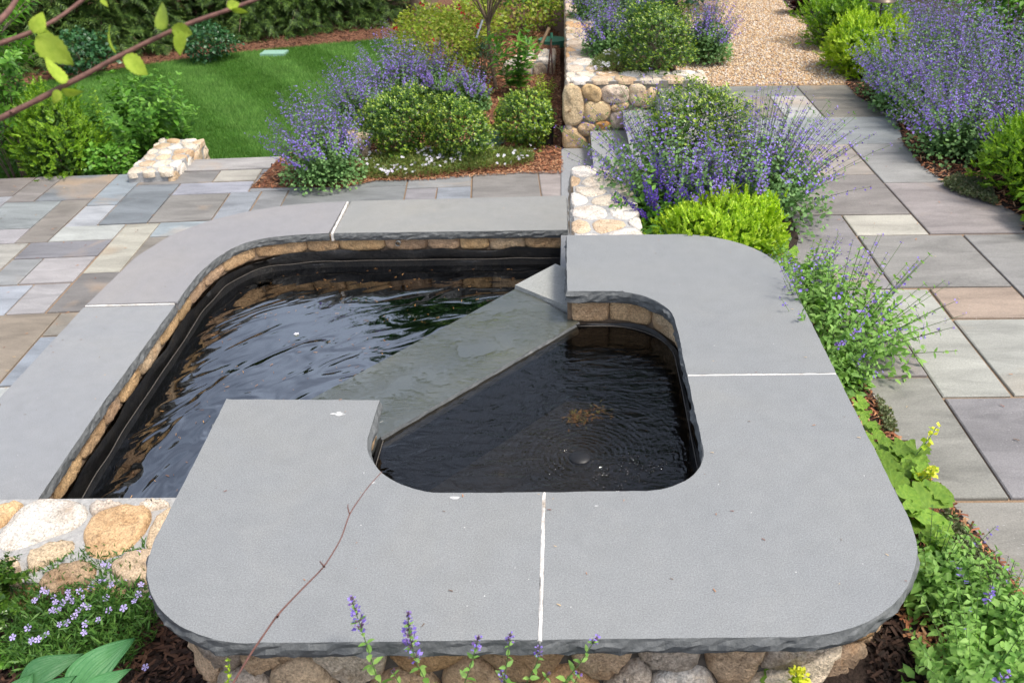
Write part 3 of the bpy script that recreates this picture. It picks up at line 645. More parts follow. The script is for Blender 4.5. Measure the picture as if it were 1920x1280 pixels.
for poly,col in (([(278,520),(330,492),(400,498),(448,560),(470,690),(458,810),(400,872),(300,866),(272,790)],(.58,.46,.30)),([(455,515),(520,492),(600,520),(625,560),(618,640),(560,650),(470,610),(455,570)],(.54,.39,.22)),
  ([(632,530),(700,505),(850,500),(882,560),(870,650),(760,662),(660,655),(630,610)],(.58,.48,.40)),([(885,510),(960,492),(1035,515),(1040,580),(990,690),(930,680),(885,640)],(.60,.49,.36)),([(478,670),(560,645),(690,655),(715,720),(700,800),(600,832),(490,825),(472,760)],(.58,.45,.28)),
  ([(720,690),(790,665),(875,652),(880,690),(820,735),(735,740)],(.52,.38,.23)),([(718,755),(800,738),(870,740),(870,880),(760,895),(715,870)],(.46,.38,.33)),([(580,850),(640,828),(705,845),(715,890),(640,900),(585,890)],(.50,.26,.10)),
  ([(412,890),(470,845),(550,855),(572,900),(540,960),(470,970),(425,945)],(.50,.37,.24)),([(275,885),(380,885),(450,960),(512,1040),(490,1085),(380,1100),(275,1090)],(.52,.38,.23)),([(1040,560),(1100,515),(1145,540),(1165,640),(1080,700),(990,700)],(.56,.43,.28)),
  ([(510,985),(550,950),(590,960),(590,1060),(530,1060)],(.50,.36,.20)),([(590,905),(700,905),(720,1000),(600,1010)],(.5,.36,.24)),([(880,745),(1000,715),(1080,760),(1060,880),(890,880)],(.54,.42,.30)),([(1170,560),(1290,520),(1300,640),(1180,700)],(.52,.4,.3))):
    pp = [atY(1000+a/K,60+b/K,7.62) for a,b in poly]; stone([(q[0],q[2]) for q in pp], fm, wf, (col[0]*1.12,col[1]*1.08,col[2]*1.0), .030, .06, -.011, npts=20, origin=og)
fm = plane_map((0,0,0),(0,-1,0),(0,0,1),(-1,0,0))
for c in voronoi(-7.98,-7.62,Z_PAT-.02,-.19,2,4,.25): stone(c, fm, wf, pick(TANS), .03, .05, .008, npts=14, origin=og)

# wall across the near end of the pool
wc = thing('stone_wall','broad fieldstone wall across the near end of the pool, next to the lilac flowers','wall',(-2.2,2.5,-.9),'fieldstone garden walls'); og = np.array(wc.location)
V, F = box(-3.9,-1.08,2.275,2.74,HID,-.646); part('mortar_core', V, F, MORTAR, wc)
fm = plane_map((0,0,-.62),(1,0,0),(0,1,0),(0,0,1)); K = 2.977
for poly,col in (([(0,420),(90,300),(170,250),(300,243),(420,252),(480,275),(475,330),(420,390),(250,450),(90,510),(0,530),(-40,470)],(.70,.65,.58)),([(455,440),(490,350),(570,300),(700,280),(800,290),(840,320),(810,400),(740,480),(650,545),(560,570),(490,550),(460,500)],(.60,.40,.22)),
  ([(150,560),(200,520),(320,480),(400,470),(410,490),(370,540),(260,590),(170,640),(150,620)],(.56,.44,.30)),([(850,370),(900,310),(960,285),(1060,290),(1060,480),(880,490),(820,515),(805,480)],(.62,.47,.31)),([(620,600),(700,545),(790,520),(900,520),(900,640),(800,690),(680,690),(630,650)],(.58,.44,.30)),
  ([(200,690),(300,620),(420,580),(500,590),(530,640),(480,700),(380,710),(250,760)],(.38,.27,.17)),([(0,570),(80,565),(100,600),(110,690),(60,720),(0,720),(-60,650)],(.60,.46,.32)),([(0,270),(60,255),(130,255),(60,330),(0,390),(-120,420),(-100,300)],(.58,.40,.22)),
  ([(500,270),(600,254),(670,262),(690,280),(600,290),(510,330)],(.58,.5,.42)),([(770,270),(830,250),(920,252),(940,270),(880,285),(800,300)],(.64,.55,.45)),([(-150,560),(-40,540),(-30,640),(-120,720),(-260,700)],(.6,.5,.4)),([(-160,430),(-70,420),(-60,520),(-200,540)],(.55,.42,.3))):
    pp = [at(a/K,850+b/K,-.62) for a,b in poly]; stone([(q[0],q[1]) for q in pp], fm, wc, col, .03, .05, -.006, npts=24, origin=og)
for c in voronoi(-3.9,-2.62,2.25,2.74,5,2,.3): stone(c, fm, wc, pick(PALES), .025, .05, .012, npts=14, origin=og)
fm = plane_map((0,2.24,0),(1,0,0),(0,0,1),(0,-1,0))
for c in voronoi(-3.9,-1.1,-1.0,-.65,12,2,.3): stone(c, fm, wc, pick(TANS+BROWNS), .04, .05, .01, npts=16, origin=og)

def quadwall(label, px, ztop, ns, nt, pal, side):
    q = [at(u,v,ztop)[:2] for u,v in px]; ctr = np.mean(q,0); t = thing('stone_wall', label, 'wall', (*ctr,HID), 'fieldstone garden walls'); og = np.array(t.location)
    V, F = prism(ccw([ctr+(p-ctr)*.94 for p in q]), HID, ztop-.010); part('mortar_core', V, F, MORTAR, t)
    f = quad_map(*q, ztop); su = np.linalg.norm(q[1]-q[0]); sv = np.linalg.norm(q[3]-q[0])
    g = lambda s,tt,h: f(s/su,tt/sv,h)
    for c in voronoi(0,su,0,sv,ns,nt,.3): stone(c, g, t, pick(pal), .013, .05, .012, npts=18, origin=og)
    for a, b in side:
        A, B = q[a], q[b]; ln = np.linalg.norm(B-A); ex = (B-A)/ln; nn = (ex[1],-ex[0],0)
        fm2 = plane_map((*A,0),(*ex,0),(0,0,1),nn)
        for c in voronoi(0,ln,ztop-.4,ztop-.02,max(1,int(ln/.2)),2,.3): stone(c, fm2, t, pick(TANS), .04, .05, .006, npts=14, origin=og)
    return t
quadwall('low pale fieldstone cheek wall beside the lime shrubs at the lawn edge', [(232,326),(322,321),(386,259),(302,257)], -.70, 3, 6, PALES, ((1,2),(2,3)))
quadwall('fieldstone cheek wall half hidden behind the lavender catmint', [(622,272),(690,270),(706,196),(648,200)], -.66, 3, 5, PALES, ((0,1),(3,0)))
quadwall('short pale fieldstone wall in the mulch bed near the wooden stakes', [(940,118),(1042,112),(1044,90),(985,94)], -.62, 5, 3, PALES, ((0,1),))

# ------------------------------------------------------------------ foliage kit
LEAF2 = ([(0,0,0),(-.27,.45,.07),(0,1,-.05),(.27,.45,.07)], [(0,3,2),(0,2,1)])
WIDE2 = ([(0,0,0),(-.42,.5,.08),(0,1,-.05),(.42,.5,.08)], [(0,3,2),(0,2,1)])
NEED2 = ([(0,0,0),(-.09,.4,.02),(0,1,0),(.09,.4,.02)], [(0,3,2),(0,2,1)])
LEAF8 = ([(0,0,0),(0,.35,-.02),(0,.7,-.05),(0,1,-.14),(-.24,.28,.05),(-.2,.64,.02),(.24,.28,.05),(.2,.64,.02)], [(0,6,1),(0,1,4),(1,6,7),(1,7,2),(1,2,5),(1,5,4),(2,7,3),(2,3,5)])
LANCE8 = ([(x*.62,y,z) for x,y,z in LEAF8[0]], LEAF8[1])
def _petals(k=5):
    V = [(0,0,0)]; F = []
    for i in range(k):
        a = 2*math.pi*i/k
        for da, r in ((-.42,.75),(0,.62 if k == 5 else 1.0),(.42,.75)):
            rr = r if da else .88; V.append((rr*math.cos(a+da), rr*math.sin(a+da), .12))
        b = 1+3*i; F += [(0,b,b+1),(0,b+1,b+2)]
    return V, F
PETAL5 = _petals(5)
def _spray():
    V, F = [], []
    def tri(a,b,c): n = len(V); V.extend([a,b,c]); F.append((n,n+1,n+2))
    for k in range(6):
        y = .06+.15*k; L = (.36-.045*k)
        for s in (-1,1): tri((0,y-.02,0),(s*L,y+L*.55,-.10*L-.06*y),(0,y+.075,0))
    tri((-.03,.85,0),(.03,.85,0),(0,1.12,-.1)); tri((-.015,0,0),(.015,0,0),(0,.9,-.02))
    return V, F
SPRAY = _spray()
OCTA = ([(1,0,0),(-1,0,0),(0,1,0),(0,-1,0),(0,0,.7),(0,0,-.7)], [(0,2,4),(2,1,4),(1,3,4),(3,0,4),(2,0,5),(1,2,5),(3,1,5),(0,3,5)])
CHIP = ([(-.12,-.5,0),(.12,-.5,.05),(.1,.5,.02),(-.1,.45,.1)], [(0,1,2),(0,2,3)])

GM = dict(
 cat=m_leaf('catmint_leaf', [(.10,.21,.065),(.16,.30,.095),(.23,.38,.135)], .3, .6),
 catl=m_leaf('catmint_leaf_young', [(.13,.27,.05),(.20,.37,.075),(.28,.46,.11)], .35, .55),
 box=m_leaf('holly_leaf', [(.028,.08,.012),(.06,.135,.016),(.11,.21,.025)], .2, .3, .5),
 boxtip=m_leaf('holly_new_leaf', [(.18,.29,.022),(.28,.40,.035),(.40,.50,.06)], .3, .35, .5),
 yew=m_leaf('yew_needle', [(.09,.21,.014),(.18,.33,.02),(.30,.46,.035)], .35, .45),
 yewd=m_leaf('yew_needle_old', [(.035,.095,.014),(.065,.14,.018),(.10,.20,.025)], .25, .45),
 lime=m_leaf('lime_leaf', [(.24,.40,.015),(.38,.54,.03),(.52,.64,.06)], .4, .45),
 green=m_leaf('green_leaf', [(.06,.17,.02),(.11,.27,.03),(.18,.36,.05)], .35, .45),
 dark=m_leaf('dark_leaf', [(.022,.075,.028),(.035,.11,.038),(.055,.15,.05)], .2, .35, .5),
 hem=m_leaf('hemlock_spray', [(.018,.042,.009),(.036,.078,.014),(.07,.13,.022),(.13,.21,.038)], .2, .55),
 rose=m_leaf('rose_leaf', [(.14,.23,.02),(.24,.34,.03),(.38,.44,.05),(.32,.28,.06)], .35, .45),
 glauc=m_leaf('glaucous_leaf', [(.09,.17,.11),(.13,.22,.14),(.17,.27,.18)], .3, .6),
 teal=m_leaf('blue_grey_leaf', [(.16,.30,.28),(.22,.38,.36)], .2, .6),
 sedum=m_leaf('sedum_leaf', [(.09,.12,.05),(.13,.16,.07),(.17,.15,.08)], .2, .6),
 mossy=m_leaf('phlox_needle', [(.08,.15,.025),(.15,.21,.04),(.24,.24,.07)], .25, .55),
 mossyg=m_leaf('phlox_green_needle', [(.035,.10,.018),(.07,.17,.028),(.13,.25,.05)], .25, .5),
 purpleleaf=m_leaf('purple_leaf', [(.05,.012,.02),(.09,.02,.03),(.05,.06,.03)], .25, .4),
 grass=m_leaf('grass_blade', [(.07,.17,.03),(.11,.24,.045),(.17,.31,.07)], .3, .6, .15),
 violet=m_leaf('violet_floret', [(.17,.11,.49),(.26,.18,.68),(.37,.28,.79),(.22,.12,.40)], .3, .6),
 calyx=m_leaf('purple_calyx', [(.10,.05,.11),(.17,.09,.19),(.14,.13,.10)], .2, .7),
 indigo=m_leaf('indigo_floret', [(.075,.035,.32),(.12,.06,.46),(.06,.03,.16)], .25, .6),
 lilac=m_leaf('lilac_petal', [(.42,.32,.78),(.55,.45,.86),(.66,.58,.9)], .3, .6),
 white=m_leaf('white_petal', [(.75,.72,.82),(.82,.80,.86),(.66,.58,.82)], .3, .6),
 red=m_leaf('red_petal', [(.50,.012,.02),(.62,.03,.04)], .25, .5),
 yellow=m_leaf('yellow_bract', [(.62,.62,.03),(.72,.70,.06),(.50,.58,.04)], .3, .5),
 stem=m_leaf('green_stem', [(.10,.17,.05),(.14,.22,.07)], .1, .6),
 wstem=m_plain('woody_stem', (.16,.12,.09), .85, 60, .3, .003),
)
def emit(name, acc, mat, parent, kind=None, smooth=False):
    if not acc.V: return None
    V, F = acc.out(); return part(name, V, F, GM[mat] if isinstance(mat,str) else mat, parent, smooth, kind=kind)
def perp_pairs(T, k):
    """unit vectors around tangents T at angles k*90deg"""
    ref = np.array([.31,.17,.93]); X = norm(np.cross(T,ref)); Y = np.cross(T,X)
    a = k*math.pi/2; return np.cos(a)[:,None]*X+np.sin(a)[:,None]*Y
def stems_tube(acc, pts, r0, r1, k=3):
    V, F = tube(pts, np.linspace(r0,r1,len(pts)), k); acc.add(V,F)

def catmint(label, base, R, H, n=150, lean=(0,0), fl=.42, leaf='cat', lsz=.030, fsz=.016, flower='violet', bare=.30, whorls=8, dens=3, group='catmint plants', cat='catmint', name='catmint', mound=1900, arc=.35):
    base = np.array(base,float); t = thing(name, label, cat, base, group); A, B, C, D = Acc(), Acc(), Acc(), Acc()
    lean = np.array([lean[0],lean[1],0.0])
    for i in range(n):
        ph = rng.uniform(0,2*math.pi); q = math.sqrt(rng.uniform(0,1)); o = np.array([math.cos(ph),math.sin(ph),0])
        b = base+o*R*.28*q+np.array([0,0,0]); h = H*(.58+.42*(1-q*q))*rng.uniform(.72,1.12)
        tip = base+o*R*q*rng.uniform(.8,1.12)+lean*(.4+.6*rng.random())+np.array([0,0,h]); mid = b+(tip-b)*np.array([arc,arc,.62])
        P = bezier(b,mid,tip,9); stems_tube(C,P,.0022,.0010)
        has = rng.random() > bare
        # leaves in pairs
        m = 10; u = np.linspace(.10,1-fl*.85 if has else .97,m); idx_ = u*8; i0 = np.minimum(idx_.astype(int),7); fr = (idx_-i0)[:,None]
        pts = P[i0]*(1-fr)+P[i0+1]*fr; T = norm(P[i0+1]-P[i0]); k = np.arange(m)%2
        for s in (0,2):
            d = perp_pairs(T,(k+s).astype(float)+rng.normal(0,.3,m)); dr = norm(d+.45*T+np.array([0,0,-.12])); nm = norm(T+.3*rng.normal(size=(m,3)))
            A.add(*scatter(*LEAF8 if lsz > .033 else WIDE2, pts, dr, nm, lsz*(1.15-.6*u)*rng.uniform(.7,1.25,m)))
        if has:
            w = rng.integers(max(2,whorls-3),whorls+2); u = 1-fl*rng.uniform(.75,1.0)*np.linspace(1,0,w)**1.1; idx_ = u*8; i0 = np.minimum(idx_.astype(int),7); fr = (idx_-i0)[:,None]
            pts = P[i0]*(1-fr)+P[i0+1]*fr; T = norm(P[i0+1]-P[i0]); taper = np.linspace(1.15,.55,w)
            pp = np.repeat(pts,dens,0); TT = np.repeat(T,dens,0); tp = np.repeat(taper,dens); N = len(pp)
            d = perp_pairs(TT, rng.uniform(0,4,N)); dd = norm(d+.35*TT+.2*rng.normal(size=(N,3)))
            B.add(*scatter(*WIDE2, pp+d*(fsz*.35*tp)[:,None]+TT*rng.normal(0,fsz*.25,N)[:,None], dd, norm(TT+.6*rng.normal(size=(N,3))), fsz*tp*rng.uniform(.7,1.25,N)))
            N2 = w*2; d = perp_pairs(np.repeat(T,2,0), rng.uniform(0,4,N2)); D.add(*scatter(*LEAF2, np.repeat(pts,2,0), norm(d+.8*np.repeat(T,2,0)), np.repeat(T,2,0)+.1, fsz*.75*np.repeat(taper,2)))
    if mound:
        d = rdir(mound,.35); d[:,2] = np.abs(d[:,2]); r = rng.uniform(.25,1,mound)**.5
        p = base+d*np.array([R*.72,R*.72,H*.58])*r[:,None]+lean*.35*r[:,None]; p[:,2] += .01
        A.add(*scatter(*LEAF8 if lsz > .033 else WIDE2, p, norm(d*np.array([1,1,.3])+.6*rng.normal(size=(mound,3))), norm(d+np.array([0,0,.8])+.4*rng.normal(size=(mound,3))), lsz*rng.uniform(.7,1.3,mound)))
    emit('foliage',A,leaf,t,'stuff'); emit('florets',B,flower,t,'stuff'); emit('stems',C,'stem',t); emit('calyces',D,'calyx',t,'stuff'); return t

def lumps(d, amp=.12, k=9):
    c = rdir(k,.2); return 1+amp*(np.exp(-((d[:,None,:]-c[None])**2).sum(2)/.12).max(1)-.45)
def ball_shrub(label, base, R, H, tips=900, inner=2600, lsz=.022, mats=('box','boxtip'), name='holly_shrub', cat='shrub', group='clipped holly shrubs', flat=1.0, bright=.55):
    base = np.array(base,float); t = thing(name, label, cat, base, group); A, B, C = Acc(), Acc(), Acc(); ctr = base+np.array([0,0,H*.52]); rad = np.array([R,R*flat,H*.52])
    d = rdir(tips,.18); lp = lumps(d,.34,16); r = lp*rng.uniform(.82,1.06,tips)*(1+(rng.random(tips) < .06)*rng.uniform(.05,.22,tips)); p = ctr+d*rad*r[:,None]; p[:,2] = np.maximum(p[:,2],base[2]+.02)
    ax = norm(d+np.array([0,0,.55])+.35*rng.normal(size=(tips,3)))
    for k in range(8):
        off = (k//2)*lsz*.45; a = perp_pairs(ax, np.full(tips,(k%2)*2+(k//2)%2+0.0)+rng.normal(0,.25,tips)); dr = norm(a+(.9 if k < 2 else .35)*ax)
        (B if k < (4 if rng.random() < .35 else 2) else A).add(*scatter(*LEAF2 if lsz < .03 else LEAF8, p-ax*off, dr, norm(ax+.2*rng.normal(size=(tips,3))), lsz*rng.uniform(.75,1.25,tips)))
    d = rdir(inner,.05); p = ctr+d*rad*(lumps(d,.2,10)*rng.uniform(.35,.93,inner)**.6)[:,None]; p[:,2] = np.maximum(p[:,2],base[2]+.01)
    A.add(*scatter(*LEAF2, p, rdir(inner,.2), norm(d+.7*rng.normal(size=(inner,3))), lsz*rng.uniform(.9,1.5,inner)))
    for k in range(7):
        e = ctr+rdir(1,.4)[0]*rad*.7; stems_tube(C, bezier(base, base+(e-base)*np.array([.3,.3,.6]), e, 6), .010, .003, 5)
    emit('foliage',A,mats[0],t,'stuff'); emit('new_growth',B,mats[1],t,'stuff'); emit('branches',C,'wstem',t); return t
def needle_shrub(label, base, R, H, shoots=700, sl=.075, mats=('yewd','yew'), name='yew_shrub', group='yew shrubs', nl=.022, leaf=None, cat='shrub', per=14):
    """loose shrub of two-ranked shoots pointing out and up"""
    base = np.array(base,float); t = thing(name, label, cat, base, group); A, B, C = Acc(), Acc(), Acc(); ctr = base+np.array([0,0,H*.42]); rad = np.array([R,R,H*.58])
    for layer,(n,lo,hi) in enumerate(((shoots,.45,.8),(shoots,.78,1.08))):
        d = rdir(n,.3); p = ctr+d*rad*(lumps(d,.36,14)*rng.uniform(lo,hi,n)*(1+(rng.random(n) < .06)*rng.uniform(.03,.20,n)))[:,None]; p[:,2] = np.maximum(p[:,2],base[2]+.015); ax = norm(d+np.array([0,0,.6])+.45*rng.normal(size=(n,3)))
        side = norm(np.cross(ax, d+.3*rng.normal(size=(n,3)))); u = np.tile(np.linspace(0,1,per),n); sg = np.tile(np.where(np.arange(per)%2,1.0,-1.0),n)
        P = np.repeat(p,per,0)+np.repeat(ax,per,0)*(u*sl)[:,None]; dr = norm(np.repeat(side,per,0)*sg[:,None]+np.repeat(ax,per,0)*(.55+.8*u)[:,None]+.15*rng.normal(size=(n*per,3)))
        acc = A if layer == 0 else B
        acc.add(*scatter(*(leaf or NEED2), P, dr, np.repeat(norm(d+.4*rng.normal(size=(n,3))),per,0), nl*rng.uniform(.75,1.2,n*per)*(1.1-.45*u)))
    for k in range(8):
        e = ctr+rdir(1,.4)[0]*rad*.8; stems_tube(C, bezier(base, base+(e-base)*np.array([.3,.3,.6]), e, 6), .008, .002, 5)
    emit('inner_foliage',A,mats[0],t,'stuff'); emit('foliage',B,mats[1],t,'stuff'); emit('branches',C,'wstem',t); return t
def stem_shrub(label, base, R, H, n=14, lsz=.06, mat='green', leaf=LEAF8, name='leafy_shrub', group=None, cat='shrub', woody=False, nodes=12, up=.35, start=.15, flowers=None, sub=0):
    """upright stems with leaves all along"""
    base = np.array(base,float); t = thing(name, label, cat, base, group); A, B, C = Acc(), Acc(), Acc()
    paths = []
    for i in range(n):
        ph = rng.uniform(0,2*math.pi); q = math.sqrt(rng.random()); o = np.array([math.cos(ph),math.sin(ph),0]); tip = base+o*R*q+np.array([0,0,H*rng.uniform(.7,1.05)*(1-.25*q*q)]); b = base+o*R*.15
        P = bezier(b, b+(tip-b)*np.array([.35,.35,.6]), tip, 10); paths.append(P)
        for k in range(sub):
            j = rng.integers(3,8); dd = norm(rng.normal(size=3)+np.array([0,0,.9])+o*.6); paths.append(bezier(P[j], P[j]+dd*H*.12, P[j]+dd*H*.26+o*.05, 10))
    for P in paths:
        stems_tube(C,P,.006 if woody else .003,.0015,4); m = nodes; u = np.linspace(start,1,m); ix = u*9; i0 = np.minimum(ix.astype(int),8); fr = (ix-i0)[:,None]; pts = P[i0]*(1-fr)+P[i0+1]*fr; T = norm(P[i0+1]-P[i0])
        for s in (0,1.33,2.67):
            d = perp_pairs(T, np.arange(m)*.9+s+rng.normal(0,.25,m)); dr = norm(d+up*T+.2*rng.normal(size=(m,3))+np.array([0,0,.1]))
            A.add(*scatter(*leaf, pts, dr, norm(T+np.array([0,0,.6])+.3*rng.normal(size=(m,3))), lsz*rng.uniform(.65,1.2,m)*np.where(u>.9,.6,1)))
        if flowers and rng.random() < flowers[1]:
            d = rdir(14,.5); B.add(*scatter(*WIDE2, np.repeat(P[-1:],14,0)+d*.008, d, rdir(14,.1), flowers[2]))
    emit('foliage',A,mat,t,'stuff'); emit('stems',C,'wstem' if woody else 'stem',t)
    if flowers: emit('flowers',B,flowers[0],t,'stuff')
    return t
def leaf_ball(label, base, R, H, n=2500, lsz=.04, mat='green', leaf=LEAF8, name='leafy_shrub', group=None, cat='shrub', fl=None, lift=.5):
    """irregular mound of single leaves over twigs"""
    base = np.array(base,float); t = thing(name, label, cat, base, group); A, B, C = Acc(), Acc(), Acc(); ctr = base+np.array([0,0,H*lift]); rad = np.array([R,R,H*(1-lift)])
    d = rdir(n,.15); r = lumps(d,.35,12)*rng.uniform(.25,1.05,n)**.45; p = ctr+d*rad*r[:,None]; p[:,2] = np.maximum(p[:,2],base[2]+.02)
    A.add(*scatter(*leaf, p, norm(d*np.array([1,1,.2])+.5*rng.normal(size=(n,3))+np.array([0,0,-.15])), norm(d*.6+np.array([0,0,.9])+.45*rng.normal(size=(n,3))), lsz*rng.uniform(.6,1.2,n)))
    for k in range(9):
        e = ctr+rdir(1,.3)[0]*rad*.85; stems_tube(C, bezier(base, base+(e-base)*np.array([.2,.2,.6]), e, 6), .009, .002, 4)
    if fl:
        m = fl[1]; d = rdir(m,.5); p = ctr+d*rad*1.02
        for k in range(m):
            dd = rdir(9,.4); B.add(*scatter(*WIDE2, np.repeat(p[k:k+1],9,0)+dd*fl[2]*.25, dd, rdir(9), fl[2]))
    emit('foliage',A,mat,t,'stuff'); emit('branches',C,'wstem',t)
    if fl: emit('flowers',B,fl[0],t,'stuff')
    return t
def inpoly(pts, poly):
    x, y = pts[:,0], pts[:,1]; poly = np.asarray(poly); r = np.zeros(len(pts),bool); j = len(poly)-1
    for i in range(len(poly)):
        xi, yi = poly[i]; xj, yj = poly[j]; c = ((yi > y) != (yj > y)) & (x < (xj-xi)*(y-yi)/(yj-yi+1e-12)+xi); r ^= c; j = i
    return r
def fillpoly(poly, n):
    poly = np.asarray(poly); lo, hi = poly.min(0), poly.max(0); out = []; c = 0
    while c < n:
        p = rng.uniform(lo,hi,(n,2)); p = p[inpoly(p,poly)]; out.append(p); c += max(len(p),1)
    return np.concatenate(out)[:n]
def carpet(label, poly, z, hgt, n, lsz, mat, flower=None, nf=0, fsz=.012, name='creeping_phlox', cat='flowers', group=None, mound=.0, leaf=NEED2, ind=False):
    poly = np.asarray(poly); c2 = poly.mean(0); base = np.array([*c2,z]); t = thing(name, label, cat, base, group); A, B = Acc(), Acc()
    ext = np.abs(poly-c2).max(0)
    def zz(p): r2 = (((p-c2)/ext)**2).sum(1); return z+mound*np.clip(1-r2,0,1)
    p = fillpoly(poly,n); P = np.c_[p, zz(p)+rng.uniform(0,hgt,n)]; dr = rdir(n,.75)
    A.add(*scatter(*leaf, P, dr, rdir(n,.6), lsz*rng.uniform(.6,1.2,n))); emit('foliage',A,mat,t,'stuff')
    if nf:
        m = nf; cl = fillpoly(poly, max(3,nf//6)); p = cl[rng.integers(len(cl),size=m)]+rng.normal(0,.05,(m,2)); P = np.c_[p, zz(p)+hgt*rng.uniform(.8,1.4,m)]; nrm = norm(np.array([0,-.45,1.0])+.45*rng.normal(size=(m,3)))
        B.add(*scatter(*PETAL5, P, norm(np.cross(nrm,rng.normal(size=(m,3)))), nrm, fsz*rng.uniform(.75,1.15,m))); emit('flowers',B,flower,t,'stuff')
    return t
def chips(label, poly, z, n, size, cols, name='mulch', zj=.012):
    p = fillpoly(poly,n); P = np.c_[p, (z(p) if callable(z) else z)+rng.uniform(0,zj,n)]; dr = rdir(n); dr[:,2] *= .25
    V, F = scatter(*CHIP, P, norm(dr), norm(np.array([0,0,1.0])+.35*rng.normal(size=(n,3))), size*rng.uniform(.5,1.4,n))
    o = part(name, V, F, m_island(name+'_chips', cols, .85), None); tag(o, label, 'mulch', kind='stuff'); return o

# ------------------------------------------------------------------ ground covers (uncountable)
RED = [(.30,.12,.06),(.20,.075,.04),(.38,.18,.09),(.12,.05,.03),(.26,.10,.05),(.45,.26,.14),(.06,.03,.02)]
DARKM = [(.05,.028,.02),(.09,.045,.03),(.03,.018,.014),(.13,.065,.04)]
def xy(px, z): return np.array([at(u,v,z)[:2] for u,v in px])
bedz = Z_PAT+.006
bed = xy([(470,352),(560,350),(640,350),(700,337),(800,334),(900,325),(985,320),(1052,318),(1052,200),(1048,60),(960,60),(860,95),(760,150),(640,225),(520,300)], bedz)
bed = np.array([p if p[0] < -.035 else (-.035,p[1]) for p in bed])
V, F = prism(ccw(bed), HID, bedz); o = part('garden_bed', V, F, MULCHG, None); tag(o,'red-brown mulched garden bed left of the long wall','garden bed',kind='structure')
chips('red-brown shredded bark mulch in the lower garden bed', bed, bedz, 26000, .038, RED)
edge = xy([(640,354),(700,340),(800,338),(900,330),(985,325),(1056,326),(1056,300),(985,308),(900,312),(800,322),(700,328),(640,340)], bedz)
chips('loose red bark chips spilling onto the patio edge', edge, bedz, 3500, .022, RED[:3]+[(.5,.3,.17)])
hb = xy([(-300,280),(-260,215),(0,176),(100,153),(250,129),(400,107),(560,91),(690,79),(790,72),(900,60),(1040,60),(1040,8),(600,8),(0,60),(-300,120)], Z_LAWN-.02)
chips('dark brown bark mulch between the lawn and the evergreen trees', hb, Z_LAWN-.03, 24000, .05, [(.17,.075,.045),(.11,.05,.03),(.07,.032,.022),(.22,.10,.06)])
# lawn blades, leaning with the mower passes
vis = xy([(-40,345),(-40,190),(0,172),(100,150),(250,126),(400,104),(560,88),(690,76),(745,72),(790,90),(760,330)], Z_LAWN); vis[:,1] = np.maximum(vis[:,1],7.42)
n = 170000; p = fillpoly(vis,n); ph = np.sin((p[:,0]*.8+p[:,1]*.55)*2*math.pi/1.05); lean = np.clip(ph*2,-1,1)*.45+rng.normal(0,.25,n)
dr = norm(np.c_[rng.normal(0,.35,n)-lean*.3, lean+rng.normal(0,.35,n), np.ones(n)])
V, F = scatter([(-.07,0,0),(.07,0,0),(0,1,0)],[(0,1,2)], np.c_[p,np.full(n,Z_LAWN)], dr, rdir(n), .042*rng.uniform(.6,1.2,n))
o = part('grass', V, F, GM['grass'], None); tag(o,'short green grass blades of the mown lawn','grass',kind='stuff')
# pea gravel
pv = np.array([(0.95,7.73),(2.5,7.73),(2.73,8.3),(2.68,9.4),(2.9,11),(3.1,14),(1.55,14),(1.45,11.5),(1.35,10),(1.1,8.8)])
n = 42000; p = fillpoly(pv,n); V, F = scatter(*OCTA, np.c_[p,Z_TERR-.005+rng.uniform(0,.008,n)], rdir(n), rdir(n), .010*rng.uniform(.6,1.5,n))
o = part('gravel', V, F, m_island('pea_gravel',[(.52,.36,.21),(.60,.47,.32),(.45,.28,.15),(.62,.56,.48),(.38,.30,.24),(.56,.38,.20),(.30,.22,.16)]), None); tag(o,'tan and orange pea gravel pebbles covering the path','gravel',kind='stuff')
# strip of mulch between coping and upper patio, right border, middle bed
strip = np.vstack([[(.96,1.0),(.96,3.3),(.80,3.9)], xy([(1470,470),(1500,505),(1560,640),(1625,725),(1650,760),(1655,790),(1690,830),(1745,900),(1790,950),(1850,1020),(1900,1085),(1925,1130),(1990,1250)], Z_TERR+.004)])
stz = Z_TERR+.006
V, F = prism(ccw(strip), Z_TERR-.1, stz); o = part('garden_bed', V, F, SOIL, None); tag(o,'narrow dark bed between the fountain and the upper patio','garden bed',kind='structure')
chips('orange-brown bark chips in the narrow bed along the fountain', strip, stz, 6500, .030, RED+[(.42,.2,.09),(.36,.15,.07)])
rb = np.array([(2.52,7.75),(2.5,7.3),(2.62,6.7),(2.46,6.06),(2.42,5.6),(2.47,5.25),(2.62,4.95),(2.72,4.62),(2.60,4.5),(2.95,4.1),(3.4,3.6),(9,3.6),(9,20),(3.1,20),(2.85,11),(2.7,9.4),(2.75,8.3)])
V, F = prism(ccw(rb), Z_TERR-.1, Z_TERR+.008); o = part('garden_bed', V, F, SOIL, None); tag(o,'dark planted border right of the upper patio','garden bed',kind='structure')
rbv = np.array([(2.5,7.75),(2.48,7.3),(2.60,6.7),(2.44,6.06),(2.40,5.6),(2.43,5.25),(2.58,4.95),(2.68,4.62),(2.58,4.5),(2.95,4.1),(3.5,4.2),(3.2,7.7)])
chips('red bark chips edging the right border', rbv, Z_TERR+.006, 7000, .034, RED)
mb = np.array([(.38,3.9),(.9,3.85),(1.15,4.0),(1.3,4.4),(1.35,4.9),(1.2,5.25),(.83,5.3),(.40,5.1)])
V, F = prism(ccw(mb), Z_TERR-.2, Z_TERR+.009); o = part('garden_bed', V, F, SOIL, None); tag(o,'planted bed behind the fountain beside the pale wall','garden bed',kind='structure')
ub = np.array([(.34,7.95),(1.0,7.95),(1.12,8.8),(1.36,10),(1.46,11.5),(1.5,16),(.34,16)])
